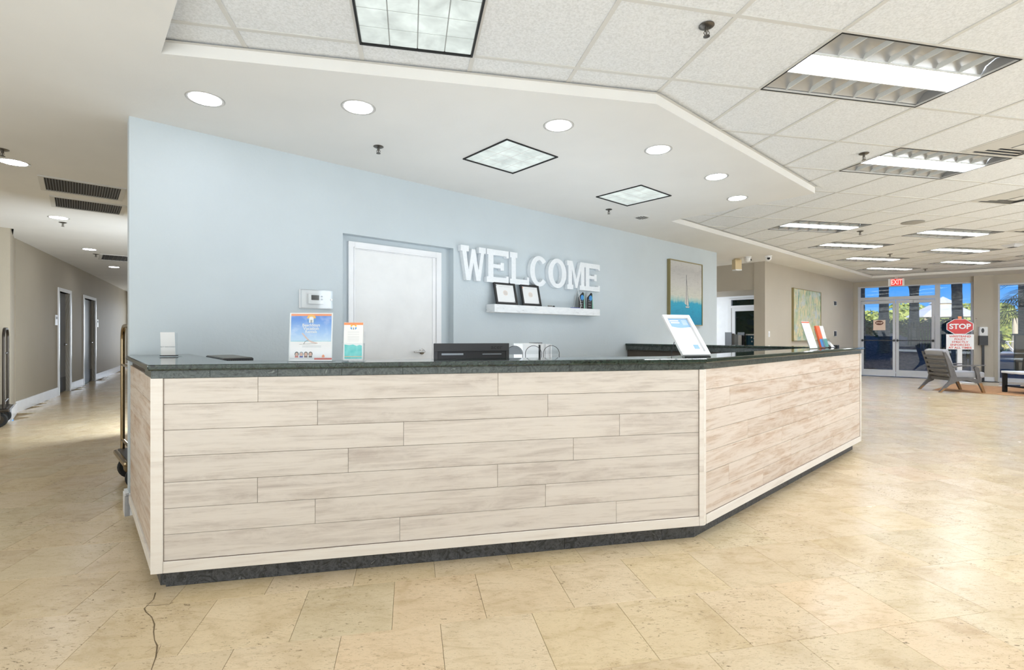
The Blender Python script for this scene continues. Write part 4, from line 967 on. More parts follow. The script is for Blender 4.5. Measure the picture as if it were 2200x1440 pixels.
def W_pts(w, h, a, b):
    return [(w * .22, 0), (w * .38, 0), (w * .5, h * .52), (w * .62, 0), (w * .78, 0), (w * .93, h - b), (w, h - b), (w, h), (w * .72, h), (w * .72, h - b), (w * .80, h - b), (w * .70, h * .32), (w * .57, h * .92), (w * .43, h * .92), (w * .31, h * .32), (w * .22, h - b), (w * .32, h - b), (w * .32, h), (0, h), (0, h - b), (w * .06, h - b)]
def M_pts(w, h, a, b):
    return [(0, 0), (w * .32, 0), (w * .32, b), (w * .25, b), (w * .25, h * .70), (w * .46, h * .06), (w * .54, h * .06), (w * .75, h * .70), (w * .75, b), (w * .68, b), (w * .68, 0), (w, 0), (w, b), (w * .94, b), (w * .94, h - b), (w, h - b), (w, h), (w * .72, h), (w * .5, h * .38), (w * .28, h), (0, h), (0, h - b), (w * .06, h - b), (w * .06, b), (0, b)]
spans = [('W', 990, 1044), ('E', 1046, 1093), ('L', 1096, 1137), ('C', 1139, 1178), ('O', 1178, 1217), ('M', 1219, 1258), ('E', 1256.5, 1289)]
desc = ['first of WELCOME', 'the E before the L of WELCOME', 'third of WELCOME, above the two black frames', 'fourth of WELCOME, round with an open side', 'fifth of WELCOME, a closed oval', 'sixth of WELCOME, above the glass award', 'last of WELCOME, at the right end']
DL = .055
for (ch, a, b), ds in zip(spans, desc):
    s0, s1 = onw(a, NW - DL), onw(b, NW - DL); wd = s1 - s0; h = .365; aa, bb = wd * .20, .062
    m = MB()
    if ch in 'ELWM': m.prism({'E': E_pts, 'L': L_pts, 'W': W_pts, 'M': M_pts}[ch](wd, h, aa, bb), -DL, -.001, 'y')
    else:
        N_ = 40; rs = []; a0, a1 = (0, 360) if ch == 'O' else (42, 318)
        for k in range(N_ + (0 if ch == 'O' else 1)):
            an = R(a0 + (a1 - a0) * k / N_); co, si = cos(an), sin(an)
            ro = (wd / 2, h / 2); ri = (wd / 2 - wd * .25, h / 2 - .050)
            cx_, cz_ = wd / 2, h / 2
            rs.append([(cx_ + ro[0] * co, -DL, cz_ + ro[1] * si), (cx_ + ri[0] * co, -DL, cz_ + ri[1] * si), (cx_ + ri[0] * co, -.001, cz_ + ri[1] * si), (cx_ + ro[0] * co, -.001, cz_ + ro[1] * si)])
        if ch == 'O': rs.append(rs[0]); m.loft(rs, True, False)
        else: m.loft(rs, True, True)
    o = m.build('wall_letter', M['letterwhite'], None, (*W(s0, NW), 1.800), AW, bevel=.003 if ch in 'ELWM' else 0)
    tag(o, 'white wooden letter %s on the blue wall, %s' % (ch, ds), 'letter', 'WELCOME letters on the blue wall')
# floating shelf and what stands on it
SH0, SH1, SZ = 3.375, 5.19, 1.556
t = MB().box(0, -.15, -.088, SH1 - SH0, -.001, 0).build('wall_shelf', M['distress'], None, (*W(SH0, NW), SZ), AW, bevel=.006)
tag(t, 'thick distressed white floating shelf under the WELCOME letters', 'shelf')
for p0, p1, l, dot in ((1066, 1112, 'left one of two black framed certificates leaning on the white shelf', 'softink'), (1123, 1163, 'right one of two black framed certificates leaning on the white shelf', 'orange')):
    nn = 4.125; s0, s1 = onw(p0, nn), onw(p1, nn); wd = s1 - s0
    t = thing('certificate_frame', l, 'frame', (*W((s0 + s1) / 2, nn), SZ + .0007), AW, 'black certificate frames on the shelf')
    le = 13; hh = .258
    m = MB(); m.T = tilt(le); b_ = .027
    for a in ((-wd/2, 0, wd/2, b_), (-wd/2, hh - b_, wd/2, hh), (-wd/2, b_, -wd/2 + b_, hh - b_), (wd/2 - b_, b_, wd/2, hh - b_)): m.box(a[0], -.012, a[1] + .0001, a[2], .006, a[3])
    m.build('frame', M['black'], t, bevel=.003)
    sh = MB().box(-wd/2 + b_, -.003, b_, wd/2 - b_, 0, hh - b_).build('certificate', M['sheet'], t); sh.rotation_euler = (R(-le), 0, 0)
    MB().prism([(.035 * cos(R(a)), hh * .53 + .032 * sin(R(a))) for a in range(0, 360, 24)], -.0036, -.0031, 'y').build('seal', plain('pale_rose_seal', (226, 214, 206), .5, var=0), sh)
    lines(sh, -.025, .025, (hh * .53 + .01, hh * .53 - .004, hh * .53 - .016), -.0038, .003); lines(sh, -.08, .08, (hh - b_ - .022,), -.0034, .0014)
    MB().box(-wd/2 + b_ + .006, -.0036, hh - b_ - .018, -wd/2 + b_ + .018, -.0031, hh - b_ - .006).build('corner_mark', M[dot], sh)
    MB().box(wd/2 - b_ - .018, -.0036, b_ + .006, wd/2 - b_ - .008, -.0031, b_ + .016).build('corner_mark', M['softink'], sh)
def shelf_at(px, nn): return (*W(onw(px, nn), nn), SZ + .0007)
t = thing('glass_trophy', 'tall clear pointed glass trophy on the white shelf, left of the two black awards', 'trophy', shelf_at(1239, 4.11), AW)
MB().prism([(-.075, 0), (.052, 0), (.075, .035), (.045, .12), (.012, .235), (-.01, .245)], -.012, .008, 'y').build('glass_blade', M['acrylic'], t)
MB().tube([(.052, -.013, .004), (.075, -.013, .035), (.045, -.013, .12), (.012, -.013, .235)], .0028, 6).tube([(-.075, -.013, .0), (-.01, -.013, .24)], .0012, 6).build('bevel_edge', M['sheet'], t)
for px_, l in ((1248, 'left one of two black and blue pointed glass awards on the shelf'), (1266, 'right one of two black and blue pointed glass awards on the shelf')):
    t = thing('award_plaque', l, 'trophy', shelf_at(px_, 4.15), AW, 'black and blue awards on the shelf')
    MB().prism([(-.046, 0), (.046, 0), (.046, .205), (.030, .215), (-.046, .150)], -.012, .0, 'y').build('plaque', M['black'], t)
    MB().prism([(.0461, 0), (.070, 0), (.052, .195), (.0461, .205)], -.012, .004, 'y').build('glass_edge', M['glassgreen'], t)
    MB().prism([(.012 + .032 * cos(R(a)), .145 + .035 * sin(R(a))) for a in range(0, 360, 20)], -.0134, -.0122, 'y').build('blue_disc', M['printblue'], t)
    lines(t, -.035, .02, (.118, .095, .062, .030), -.0126, .006); MB().box(-.05, -.016, .0, .05, -.0122, .008).build('base_edge', M['darkgrey'], t)
t = thing('blue_pad', 'flat dark blue pad lying under the glass trophy on the shelf edge', 'pad', shelf_at(1236, 4.088), AW)
MB().box(-.085, -.006, 0, .085, .006, .006).build('pad', M['navy'], t, bevel=.001)
t = thing('shelf_pen', 'small silver and black gadget lying in the middle of the shelf', 'gadget', shelf_at(1186, 4.11), AW)
MB().tube([(-.07, 0, .010), (.0, .0, .010)], .0075, 10).build('barrel', M['chrome'], t); MB().lathe([(.014, 0), (.016, .006), (.010, .016)], (.03, 0, 0), 14).build('cap', M['black'], t)
# sailboat painting
s0, s1 = 7.11, 8.15; cz = (1.382 + 2.42) / 2; hw = (s1 - s0) / 2; hz = 1.038 / 2
t = thing('sailboat_painting', 'square painting of a white sailboat on a turquoise sea on the blue wall', 'painting', (*W((s0 + s1) / 2, NW - .0005), cz), AW)
MB().box(-hw, -.042, -hz, hw, 0, hz).build('canvas', M['sail'], t)
fm = MB(); f_ = .014
for a in ((-hw - f_, -hz - f_, hw + f_, -hz), (-hw - f_, hz, hw + f_, hz + f_), (-hw - f_, -hz, -hw, hz), (hw, -hz, hw + f_, hz)): fm.box(a[0], -.055, a[1], a[2], .0, a[3])
fm.build('frame', M['goldframe'], t)
MB().prism([(-.055, -.17), (-.02, .12), (-.004, .30), (-.004, -.19)], -.0436, -.0425, 'y').prism([(.002, -.20), (.002, .26), (.03, .02), (.075, -.20)], -.0436, -.0425, 'y').prism([(-.02, -.235), (.085, -.235), (.10, -.212), (-.03, -.212)], -.0436, -.0425, 'y').build('sailboat', M['sailwhite'], t)
MB().tube([(-.001, -.0445, -.215), (-.001, -.0445, .31)], .0035, 5).tube([(-.03, -.0445, -.238), (.09, -.0445, -.238)], .003, 5).tube([(.003, -.0445, .25), (.032, -.0445, .02), (.078, -.0445, -.20)], .002, 5).build('mast', M['sailink'], t)
# abstract painting, switch plates on the beige wall
t = thing('abstract_painting', 'wide abstract green and blue painting on the beige wall', 'painting', (*W(13.0, 4.0595), 1.66), AW)
MB().box(-.93, -.035, -.59, .93, 0, .59).build('canvas', M['abstract'], t); fm = MB()
for a in ((-.945, -.605, .945, -.59), (-.945, .59, .945, .605), (-.945, -.59, -.93, .59), (.93, -.59, .945, .59)): fm.box(a[0], -.045, a[1], a[2], .0, a[3])
fm.build('frame', M['goldframe'], t)
for px_, pz, hz_, l in ((1793, 652, .10, 'small dark square control box on the beige wall right of the painting'), (1793, 717, .13, 'dark keypad on the beige wall below the square control box')):
    s_ = 4.06 * (sin(AW) + (px_ - 1100) / FOC * cos(AW)) / (cos(AW) - (px_ - 1100) / FOC * sin(AW)); Y_ = W(s_, 4.06)[1]
    t = thing('wall_control', l, 'control', (*W(s_, 4.0595), EYE + (HY - pz) * Y_ / FOC), AW)
    MB().box(-.07, -.03, -hz_ / 2, .07, 0, hz_ / 2).build('case', M['darkgrey'], t, bevel=.004); MB().box(-.09, -.008, -hz_ / 2 - .01, .16, -.0002, hz_ / 2 + .01).build('plate', M['sheet'], t)
s_ = 4.06 * (sin(AW) + (1652 - 1100) / FOC * cos(AW)) / (cos(AW) - (1652 - 1100) / FOC * sin(AW))
t = thing('light_switch', 'white light switch on the beige wall left of the abstract painting', 'switch', (*W(s_, 4.0595), 1.22), AW)
MB().box(-.04, -.006, -.06, .04, 0, .06).build('plate', M['sheet'], t, bevel=.002); MB().box(-.012, -.012, -.025, .012, -.0062, .025).build('toggle', M['white'], t)
for a_, l in ((120, 'white room sign left of the nearer corridor door'), (209, 'white room sign right of the farther corridor door')):
    tt = ray_line(a_, KC, AC); Yc = CW(tt, 0)[1]
    t = thing('room_sign', l, 'sign', (*CW(tt, 0), EYE + (716 - (688 if a_ < 150 else 695)) * Yc / FOC), AC)
    MB().box(-.07, -.012, -.10, .07, -.0005, .10).build('plate', M['sheet'], t, bevel=.002); MB().box(-.05, -.014, .02, .05, -.0122, .07).build('number_field', M['softink'], t)
# ================================================================= PASSAGE FURNITURE
t = thing('magazine_rack', 'dark wire magazine rack full of brochures in the side passage', 'rack', (*W(11.3, 5.0), 0), R(12))
m = MB()
for x in (-.17, .16): m.box(x, -.12, 0, x + .012, .12, 1.26)
for z in (.25, .60, .95): m.box(-.158, -.12, z, .16, .10, z + .012)
m.build('frame', M['black'], t)
for z, cs_ in ((.262, ('printblue', 'sheet', 'wine')), (.612, ('sheet', 'orange', 'redtext')), (.962, ('midgrey', 'softink', 'sheet'))):
    for k, c_ in enumerate(cs_): MB().box(-.150 + k * .102, -.06 + .01 * k, z, -.055 + k * .102, .02, z + .27 - .02 * k).build('brochure', M[c_], t)
t = thing('blue_display_stand', 'dark blue poster display beside the magazine rack in the side passage', 'display', (*W(11.62, 4.72), 0), R(12))
MB().box(-.16, -.03, .1, .17, .03, 1.19).build('panel', M['tealdark'], t); MB().box(-.17, -.04, 1.191, .18, .04, 1.22).build('top_rail', M['sheet'], t); MB().box(-.15, -.15, 0, .16, .15, .0995).build('foot', M['black'], t)
for x, z in ((-.07, 1.14), (-.06, 1.05), (.0, 1.12)): MB().prism([(x + .018 * cos(R(a)), z + .018 * sin(R(a))) for a in range(0, 360, 30)], -.033, -.0305, 'y').build('dot_print', M['sheet'], t)
# ================================================================= LUGGAGE CARTS
def cart(label, loc, rz, tube, deck):
    t = thing('luggage_cart', label, 'luggage cart', loc, rz)
    MB().box(-.52, -.30, .205, .52, .30, .245).build('deck_rim', M[tube], t, bevel=.018)
    MB().box(-.49, -.27, .2455, .49, .27, .252).build('deck', M[deck], t, bevel=.003)
    for s in (-1, 1):
        x = s * .46
        path = [(x, -.25, .252)] + [(x, -.25, 1.18)] + [(x, -.25 + .12 * (1 - cos(R(a))), 1.18 + .12 * sin(R(a))) for a in range(15, 91, 15)] + [(x, .25 - .12 * (1 - cos(R(a))), 1.18 + .12 * sin(R(a))) for a in range(90, 0, -15)] + [(x, .25, 1.18), (x, .25, .252)]
        h = MB().tube(path, .016, 10).build('end_hoop', M[tube], t)
        MB().tube([(x, -.25, .97), (x, .25, .97)], .012, 8).build('cross_bar', M[tube], h); MB().tube([(x, -.25, .33), (x, .25, .33)], .012, 8).build('cross_bar', M[tube], h)
    for x in (-.40, .40):
        for y in (-.22, .22):
            wl_ = MB().lathe([(.062, -.016), (.088, -.02), (.10, -.012), (.10, .012), (.088, .02), (.062, .016)], (x, y, .10), 24, 'y').build('wheel', M['rubber'], t)
            MB().lathe([(.02, -.024), (.062, -.018), (.062, .018), (.02, .024)], (x, y, .10), 20, 'y').build('hub', M[tube], wl_)
            MB().box(x - .03, y - .028, .10, x + .03, y - .024, .2045).box(x - .03, y + .024, .10, x + .03, y + .028, .2045).build('fork', M['darkmetal'], wl_)
cart('bronze hotel luggage cart half hidden behind the left end of the blue wall', (-2.83, 4.34, 0), R(45), 'bronze', 'darkgrey')
cart('dark luggage cart at the left picture edge in front of the corridor corner', (*W(-1.17, 9.49), 0), AW, 'blacktube', 'black')
# ================================================================= LOUNGE BY THE ENTRANCE
t = thing('rug', 'flat tan woven rug under the grey lounge chair', 'rug', (9.15, 10.64, 0), R(39), None)
MB().box(0, -3.0, .0004, 2.1, 0, .004).build('pile', M['rug'], t); MB().box(-.012, -3.0, .0004, -.0002, 0, .005).build('border', M['warmwood'], t); MB().box(-.012, .0002, .0004, 2.1, .012, .005).build('border', M['warmwood'], t)
def armchair(label, loc, rz):
    t = thing('lounge_chair', label, 'armchair', loc, rz, 'grey wooden lounge chairs by the entrance')
    wd = .60; fz = .0
    for y in (0, wd):
        y0_, y1_ = (y - .02, y + .02)
        # rear leg + back post, front leg, arm, rail
        MB().prism([(-.01, 0), (.035, 0), (.20, .155), (.30, .20), (.34, .30), (.24, .60), (.12, .84), (.07, .84), (.155, .58), (.215, .33), (.19, .24)], y0_, y1_, 'y').build('rear_leg', M['greywood'], t, bevel=.006)
        MB().prism([(-.012, -.001), (.036, -.001), (.125, .085), (.078, .085)], y0_ - .001, y1_ + .001, 'y').build('foot_tip', M['warmwood'], t)
        MB().prism([(.83, .0), (.87, .0), (.80, .22), (.745, .52), (.69, .545), (.66, .52), (.70, .40), (.725, .22)], y0_, y1_, 'y').build('front_leg', M['greywood'], t, bevel=.006)
        MB().prism([(.828, -.001), (.872, -.001), (.803, .20), (.742, .20)], y0_ - .001, y1_ + .001, 'y').build('foot_tip', M['warmwood'], t)
        MB().prism([(.25, .52), (.45, .545), (.86, .555), (.87, .575), (.45, .57), (.24, .55)], y - .035, y + .035, 'y').build('armrest', M['greywood'], t, bevel=.008)
        MB().prism([(.24, .215), (.52, .25), (.76, .18), (.77, .27), (.52, .315), (.25, .30)], y0_ + .004, y1_ - .004, 'y').build('side_rail', M['greywood'], t, bevel=.004)
    for k in range(5):
        z = .36 + k * .095; x = .195 - (z - .33) * .215
        m = MB(); m.T = Matrix.Translation((x, 0, z)) @ Matrix.Rotation(R(-17), 4, 'Y'); m.box(-.012, .02, -.026, .012, wd - .02, .026); m.build('back_slat', M['greywood'], t, bevel=.005)
    MB().box(.24, .021, .235, .27, wd - .021, .30).build('rear_rail', M['greywood'], t); MB().box(.74, .021, .2, .765, wd - .021, .275).build('front_rail', M['greywood'], t)
    MB().box(.27, .03, .302, .90, wd - .03, .425).build('seat_cushion', M['fabric'], t, bevel=.035, seg=4)
    m = MB(); m.T = Matrix.Translation((.26, 0, .40)) @ Matrix.Rotation(R(-17), 4, 'Y'); m.box(-.03, .025, 0, .09, wd - .025, .50); m.build('back_cushion', M['fabric'], t, bevel=.035, seg=4)
    m = MB(); m.T = Matrix.Translation((.37, .12, .43)) @ Matrix.Rotation(R(-24), 4, 'Y'); m.box(-.04, 0, 0, .05, .38, .34); m.build('pillow', M['pillow'], t, bevel=.04, seg=4)
    return t
armchair('grey wooden lounge chair seen from behind with a white cushion, on the rug edge', (8.93, 10.24, .0045), R(-6))
armchair('second grey lounge chair cut off by the right picture edge, before the window', (12.35, 11.15, 0.0045), R(-135))
t = thing('coffee_table', 'dark low coffee table with a pale top at the right picture edge', 'table', (10.83, 9.95, .0045), R(-8))
for x, y in ((-.55, -.3), (.49, -.3), (-.55, .24), (.49, .24)): MB().box(x, y, 0, x + .06, y + .06, .40).build('leg', M['blackedge'], t, bevel=.003)
MB().box(-.56, -.31, .4005, .56, .31, .445).build('tabletop', M['sheet'], t, bevel=.006); MB().box(-.52, -.27, .12, .52, .27, .15).build('shelf', M['blackedge'], t)
mg = MB().box(-.15, -.11, 0, .15, .11, .02).build('magazine', M['peach'], None, (*fr(R(-8), -.3, -.1, (10.83, 9.95)), .1595), R(10)); tag(mg, 'pinkish magazine on the lower shelf of the coffee table', 'magazine')
# stop sign stand
Yd = 12.3; xs_ = (2062 - 1100) / FOC * Yd
t = thing('stop_sign', 'red octagonal STOP sign on a white post above a WRISTBAND POLICY board', 'sign', (xs_, Yd, 0), R(-38.5 + 14))
oc = EYE + (716 - 702) / FOC * Yd; ro = .262
sq = lambda r: [(r * 1.0 * cos(R(22.5 + 45 * k)), oc + r * .72 * sin(R(22.5 + 45 * k))) for k in range(8)]
MB().prism(sq(ro * 1.09), -.012, -.004, 'y').build('plate', M['sheet'], t); MB().prism(sq(ro * 1.03), -.0135, -.0122, 'y').build('red_field', M['red'], t)
text('STOP', .175, M['sheet'], t, (0, -.0145, oc), off=.006, sx=1.0)
zb = EYE + (716 - 751) / FOC * Yd; ztp = EYE + (716 - 718.5) / FOC * Yd
MB().box(-.27, -.012, zb, .27, -.004, ztp).build('board', M['sheet'], t, bevel=.002)
for k, st_ in enumerate(('WRISTBAND', 'POLICY', 'STRICTLY', 'ENFORCED', 'AT ALL TIMES')): text(st_, .066, M['redtext'], t, (0, -.0135, ztp - .055 - k * .071), off=.0018, sx=1.12 if k != 1 else 1.0)
MB().box(-.045, -.0035, .03, .045, .045, EYE + (716 - 683) / FOC * Yd - .05).build('post', M['white'], t); MB().box(-.035, -.0035, EYE + (716 - 683) / FOC * Yd - .0495, .035, .03, EYE + (716 - 680) / FOC * Yd).build('cap', M['orange'], t)
MB().box(-.22, -.2, .0005, .22, .24, .0295).build('base', M['white'], t, bevel=.004)
# hand sanitiser stand
Yd = 12.55; xs_ = (2112 - 1100) / FOC * Yd
t = thing('sanitizer_stand', 'black floor stand with white hand sanitizer dispenser in front of the pillar', 'dispenser', (xs_, Yd, 0), R(-30))
MB().box(-.10, -.18, .0005, .26, .18, .014).build('base', M['black'], t, bevel=.003); MB().box(-.022, -.018, .0145, .022, .018, 1.02).build('pole', M['black'], t)
MB().box(-.085, -.05, .93, .085, .05, 1.17).build('drip_tray', M['black'], t, bevel=.004)
MB().box(-.08, -.06, 1.171, .08, .05, 1.40).build('dispenser', M['white'], t, bevel=.02, seg=3)
MB().prism([(.0 + .028 * cos(R(a)) - .02, 1.305 + .062 * sin(R(a))) for a in range(0, 360, 20)], -.0635, -.0605, 'y').build('window', M['black'], t)
MB().box(-.13, .0505, 1.28, .15, .054, 1.62).build('sign', M['sheet'], t); MB().box(-.13, .048, 1.605, .15, .0504, 1.62).build('sign_edge', M['wine'], t)
text('USE HAND', .052, M['ink'], t, (.01, .0485, 1.555), off=.0012); text('SANITIZER', .052, M['ink'], t, (.01, .0485, 1.505), off=.0012)
for k in range(3): MB().box(-.105 + k * .082, .0485, 1.42, -.035 + k * .082, .0504, 1.475).build('icon', M['redtext'], t)
# ================================================================= OUTSIDE
def at(px, py, Y): return ((px - 1100) / FOC * Y, Y, EYE + (HY - py) / FOC * Y)
struct(MB().add([(*FW(-30, .22), -.03), (*FW(60, .22), -.03), (*FW(60, 27), -.03), (*FW(-30, 27), -.03)], [(0, 1, 2, 3)]).build('ground_shaded', M['mulch'], fix=False))
struct(MB().add([(*FW(-30, 27), -.03), (*FW(60, 27), -.03), (*FW(60, 31.5), -.03), (*FW(-30, 31.5), -.03)], [(0, 1, 2, 3)]).build('ground_path', M['concrete'], fix=False))
struct(MB().add([(*FW(-120, 31.5), -.03), (*FW(150, 31.5), -.03), (*FW(150, 200), -.03), (*FW(-120, 200), -.03)], [(0, 1, 2, 3)]).build('ground_sand', M['sand'], fix=False))
struct(MB().add([(*FW(-.6, 1.4), -.02), (*FW(1.5, 2.2), -.02), (*FW(1.3, 2.9), -.02), (*FW(-.6, 2.9), -.02)], [(0, 1, 2, 3)]).build('ground_walk', M['concrete'], fix=False))
struct(MB().box(8.8, 4.4, -.06, 40, 30, -.03).build('ground_side', M['mulch'], None, (0, 0, 0), AW))
struct(MB().box(-12, -12, -.06, 12, 25, -.03).build('ground_corridor_end', M['sand'], None, (*CW(24, 0), 0), AC - pi / 2))
m = MB(); rs = []
for k in range(22):                              # planted bank in front of the doors
    tt = -4 + k * .3; hgt = (1.15 + .12 * sin(k * 1.7)) * (1 if tt < 1.4 else max(0, 1 - (tt - 1.4) / .9))
    rs.append([(*FW(tt, 4.6), -.03), (*FW(tt, 6.2), hgt * .40), (*FW(tt, 8.2), hgt * .85), (*FW(tt, 10), hgt), (*FW(tt, 12), hgt * .7)])
m.smooth = True; m.loft(rs, False, False); struct(m.build('ground_bank', M['mulch'], fix=False))
def leaves(mb, c, rad, n, sz, long=1.6, shell=.55):
    for _ in range(n):
        while True:
            d = Vector((random.uniform(-1, 1), random.uniform(-1, 1), random.uniform(-1, 1)))
            if shell < d.length < 1: break
        p = Vector((c[0] + d.x * rad[0], c[1] + d.y * rad[1], c[2] + d.z * rad[2]))
        a = Vector((random.uniform(-1, 1), random.uniform(-1, 1), random.uniform(-.6, .8))).normalized(); b = a.cross(Vector((random.uniform(-1, 1), random.uniform(-1, 1), random.uniform(-1, 1)))).normalized()
        s_ = sz * random.uniform(.6, 1.3)
        mb.add([p - a * s_ * long / 2, p + b * s_ / 2, p + a * s_ * long / 2, p - b * s_ / 2], [(0, 1, 2, 3)])
def blob(mb, c, rad, n=10):
    for k in range(1):
        rs = []
        for i in range(1, n):
            th = pi * i / n; rs.append([(c[0] + rad[0] * sin(th) * cos(2 * pi * j / 12), c[1] + rad[1] * sin(th) * sin(2 * pi * j / 12), c[2] + rad[2] * cos(th)) for j in range(12)])
        mb.loft(rs)
def bush(label, c, rad, mat, n=500, sz=.12, grp=None, name='bush', cat='bush'):
    t = thing(name, label, cat, (c[0], c[1], -.03), 0, grp)
    m = MB(); blob(m, (0, 0, c[2] + .03), [r * .8 for r in rad]); m.build('core', mat, t)
    m = MB(); leaves(m, (0, 0, c[2] + .03), rad, n, sz, shell=.72); o = m.build('foliage', mat, t, fix=False); o['kind'] = 'stuff'; return t
hx = [FW(-1.1 + .78 * k, 10.6 + .3 * (k % 2)) for k in range(7)]
hl = ['at the left edge of the left glass door', 'behind the left part of the left glass door', 'behind the left glass door, right of the paper notice', 'behind the right glass door, beside the bulging trunk', 'behind the right edge of the right glass door', 'behind the STOP sign', 'between the STOP sign and the pillar']
for k, (x, y) in enumerate(hx):
    bush('dark green hedge shrub ' + hl[k], (x, y, .93 + .05 * ((k * 5) % 3)), (.75, .65, .95), M['leafdark'], 1000, .10, 'dark hedge shrubs outside the entrance', 'hedge_shrub', 'shrub')
t = thing('garden_fence', 'dark green picket fence outside the side glass panel and entrance doors', 'fence', (*FW(1.2, 7.6), -.03), AF)
m = MB()
for k in range(27): m.box(k * .085, -.012, .05, k * .085 + .045, .012, 1.70)
o = m.build('pickets', M['fence'], t); o['kind'] = 'stuff'
for z in (.3, 1.45): MB().box(0, .0125, z, 2.28, .05, z + .06).build('rail', M['fence'], t)
for px_, lab_, Y_, rr, ln in ((1852, 'shaded palm trunk at the left edge of the left glass door', 18.5, .09, .0), (1899, 'shaded palm trunk behind the left glass door, beside the notice', 19.0, .155, .0), (1964, 'shaded palm trunk with a bulging top behind the right glass door', 19.5, .15, .0), (2059, 'shaded palm trunk rising behind the STOP sign', 18.0, .15, -.1)):
    x, y, _ = at(px_, 700, Y_)
    t = thing('palm_tree', lab_, 'palm tree', (x, y, -.03), 0, 'palm trunks outside the entrance')
    prof = []
    for k in range(46):
        z = k * .2; r_ = rr * (1.45 - .45 * min(1, z / 2.2)) * (1 + .05 * (k % 2)) * (1 + (.35 if (lab_.find('bulging') > 0 and 3.0 < z < 3.6) else 0)); prof.append((r_, z))
    m = MB(); m.smooth = True; m.loft([[(r_ * cos(2 * pi * i / 14) + ln * z * .2, r_ * sin(2 * pi * i / 14), z) for i in range(14)] for r_, z in prof]); m.build('trunk', M['bark'], t)
    m = MB()
    for k in range(9):
        a = k * 2 * pi / 9 + .3; L_ = 1.2
        for q in range(22):
            f_ = q / 21; rr_ = L_ * f_; px0 = Vector((rr_ * cos(a), rr_ * sin(a), 9.0 + .8 * f_ - 2.2 * f_ * f_)); sd_ = Vector((-sin(a), cos(a), -.5)); 
            for sg in (-1, 1):
                tip = px0 + Vector((sd_.x * sg, sd_.y * sg, -.45)) * .55 * (1 - f_ * .6); m.add([px0, px0 + Vector((cos(a), sin(a), 0)) * .06, tip], [(0, 1, 2)])
    m.build('fronds', M['leafpalm'], t, fix=False)
# drooping fan palm outside the right window
x, y, z = at(2203, 628, 16.2)
t = thing('fan_palm', 'dark fan palm with spiky drooping leaves outside the right hand window', 'palm tree', (x, y, -.03), 0)
m = MB(); m.smooth = True; m.loft([[(.17 * cos(2 * pi * i / 14), .17 * sin(2 * pi * i / 14), zz) for i in range(14)] for zz in [k * .25 for k in range(18)]]); m.build('trunk', M['bark'], t)
for q in range(15):
    a = q * 2 * pi / 15 + .4; el = R(random.uniform(-50, 30)); d = Vector((cos(a) * cos(el), sin(a) * cos(el), sin(el)))
    root = Vector((0, 0, 2.15 + .3 * (q % 3))); hub = root + d * random.uniform(.35, .6); up = d.cross(Vector((0, 0, 1))).normalized()
    m = MB(); m.tube([root, hub], .012, 5)
    for k in range(19):
        b = R(-100 + k * 200 / 18); w2 = up.cross(d).normalized(); dr = (d * cos(b) + up * sin(b)).normalized(); tip = hub + dr * .62 + Vector((0, 0, -.16)); sd2 = dr.cross(w2).normalized() * .016; md = hub + dr * .35
        m.add([hub, md + sd2, tip, md - sd2], [(0, 1, 2, 3)])
    m.build('leaf', M['leafpalm'], t, fix=False)
# sunlit dunes, bushes, gazebo
bl = [(1866, 668, 46, 2.6, 'rounded sunlit green bush seen through the left glass door'), (1915, 676, 50, 2.6, 'low sunlit bush between the two nearest palm trunks'), (1948, 647, 50, 2.4, 'tall sunlit bush seen through the right glass door'),
      (1996, 664, 66, 4.0, 'far bush behind the gazebo roof, left side'), (2086, 650, 58, 2.2, 'sunlit bush right of the gazebo behind the side panel'), (2056, 702, 36, 1.6, 'low bush under the gazebo, behind the STOP sign'),
      (2152, 652, 40, 1.3, 'yellow green bush at the left edge of the right window'), (2178, 706, 46, 1.4, 'bright low shrub in front of the white shed')]
for px_, py_, Y_, rx_, lab_ in bl:
    c = at(px_, py_, Y_); zc_ = c[2] / 2; bush(lab_, (c[0], c[1], zc_), (rx_, rx_ * .7, zc_ + .05), M['leafsun'], 1500, .24, 'sunlit bushes beyond the hedge')
m = MB(); 
for k in range(2600):
    px_ = random.uniform(1790, 2230); Y_ = random.uniform(34, 44); c = at(px_, 0, Y_); h_ = random.uniform(.5, 1.25) * (1 if px_ < 2100 else .35); a = random.uniform(0, pi); wv_ = .05
    m.add([(c[0] - wv_ * cos(a), c[1] - wv_ * sin(a), -.03), (c[0] + wv_ * cos(a), c[1] + wv_ * sin(a), -.03), (c[0] + random.uniform(-.3, .3), c[1] + random.uniform(-.3, .3), h_ + .9 * (px_ < 2100))], [(0, 1, 2)])
tag(m.build('dune_grass', M['leafdry'], fix=False), 'tall pale yellow dune grass in the sun beyond the hedge', 'grass', None, 'stuff')
gx, gy, _ = at(2026, 700, 42)
t = thing('gazebo', 'white two-tiered gazebo roof on posts standing in the sun beyond the doors', 'gazebo', (gx, gy, -.03), R(20))
def pyr(m, r0, z0, r1, z1, nn=8): m.loft([[(r0 * cos(2 * pi * k / nn), r0 * sin(2 * pi * k / nn), z0) for k in range(nn)], [(r1 * cos(2 * pi * k / nn), r1 * sin(2 * pi * k / nn), z1) for k in range(nn)]])
ro_ = MB(); pyr(ro_, 2.55, 2.72, .95, 3.68); pyr(ro_, 2.55, 2.62, 2.55, 2.719); ro_.build('lower_roof', M['roofwhite'], t)
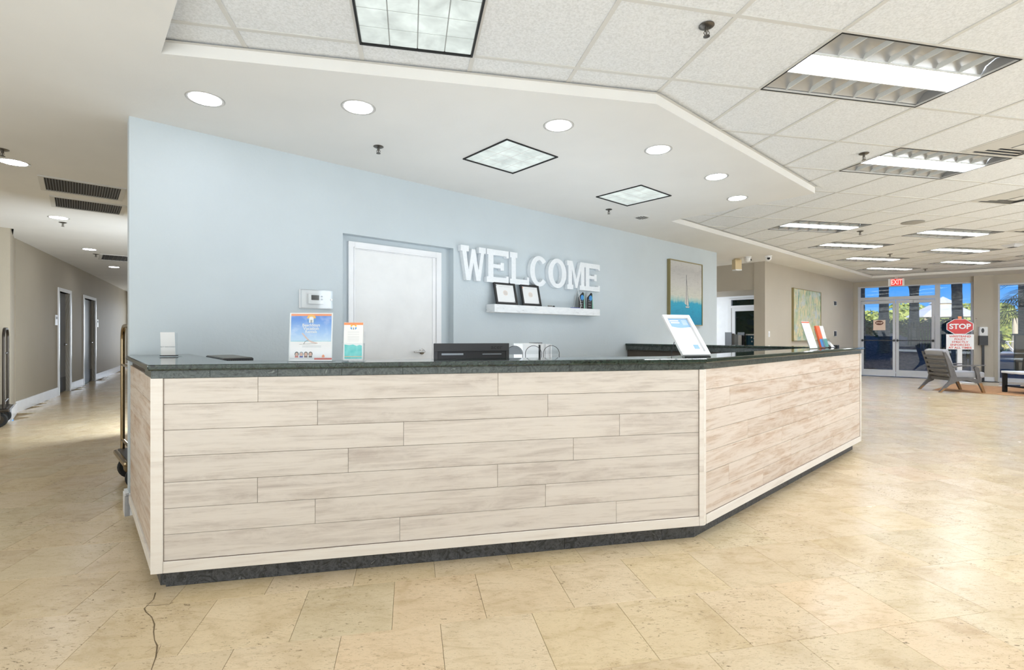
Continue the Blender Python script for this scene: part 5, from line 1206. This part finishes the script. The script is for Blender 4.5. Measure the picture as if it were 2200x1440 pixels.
r2 = MB(); pyr(r2, .85, 3.681, .85, 3.80); r2.build('lantern', M['timber'], t); r3 = MB(); pyr(r3, 1.0, 3.80, .04, 4.40); r3.build('upper_roof', M['roofwhite'], t)
for k in range(8):
    a = 2 * pi * k / 8; MB().box(-.1, -.1, 0, .1, .1, 2.619).build('post', M['timber'], t, (2.2 * cos(a), 2.2 * sin(a), 0))
sx_, sy_, _ = at(2184, 700, 50)
t = thing('shed', 'white clapboard shed in the sun outside the right hand window', 'building', (sx_, sy_, -.03), R(-30))
for k in range(11): MB().box(-1.2, -.02 - .012, .1 + k * .28, 2.6, 0, .1 + k * .28 + .272).build('board', M['roofwhite'], t)
MB().box(-1.15, .001, 0, 2.55, 2.5, 3.15).build('walls', M['roofwhite'], t); MB().box(-1.4, -.25, 3.19, 2.8, 2.7, 3.3).build('roof', M['fence'], t)
tx_, ty_, _ = at(2184, 720, 34)
t = thing('tree', 'bare pale tree trunk with flared roots in the sun outside the right window', 'tree', (tx_, ty_, -.03), 0)
m = MB(); m.tube([(0, 0, 0), (.02, 0, .3), (-.02, 0, 1.0), (-.12, 0, 2.3)], [.52, .32, .2, .15], 12); m.build('trunk', M['timber'], t)
tx_, ty_, _ = at(2153, 725, 33)
t = thing('picnic_bench', 'small white folding table standing on the sand outside the right window', 'table', (tx_, ty_, -.03), R(-30))
MB().box(-.8, -.3, .70, .8, .3, .74).build('tabletop', M['roofwhite'], t)
for s_ in (-1, 1): MB().tube([(s_ * .6, -.25, 0), (s_ * .2, .25, .70)], .03, 6).tube([(s_ * .6, .25, 0), (s_ * .2, -.25, .70)], .03, 6).build('leg', M['roofwhite'], t)
tx_, ty_, _ = at(2193, 760, 15.6)
t = thing('garden_post', 'brown wooden post outside the right hand window', 'post', (tx_, ty_, -.03), R(-38)); MB().box(-.14, -.14, 0, .14, .14, 1.20).build('shaft', M['warmwood'], t, bevel=.01); MB().box(-.18, -.18, 1.201, .18, .18, 1.25).build('cap', M['fence'], t)
bush('large dark tree crown outside the side passage door', (*W(15.6, 6.9), 2.0), (1.9, 1.9, 2.0), M['leafdark'], 1500, .16)
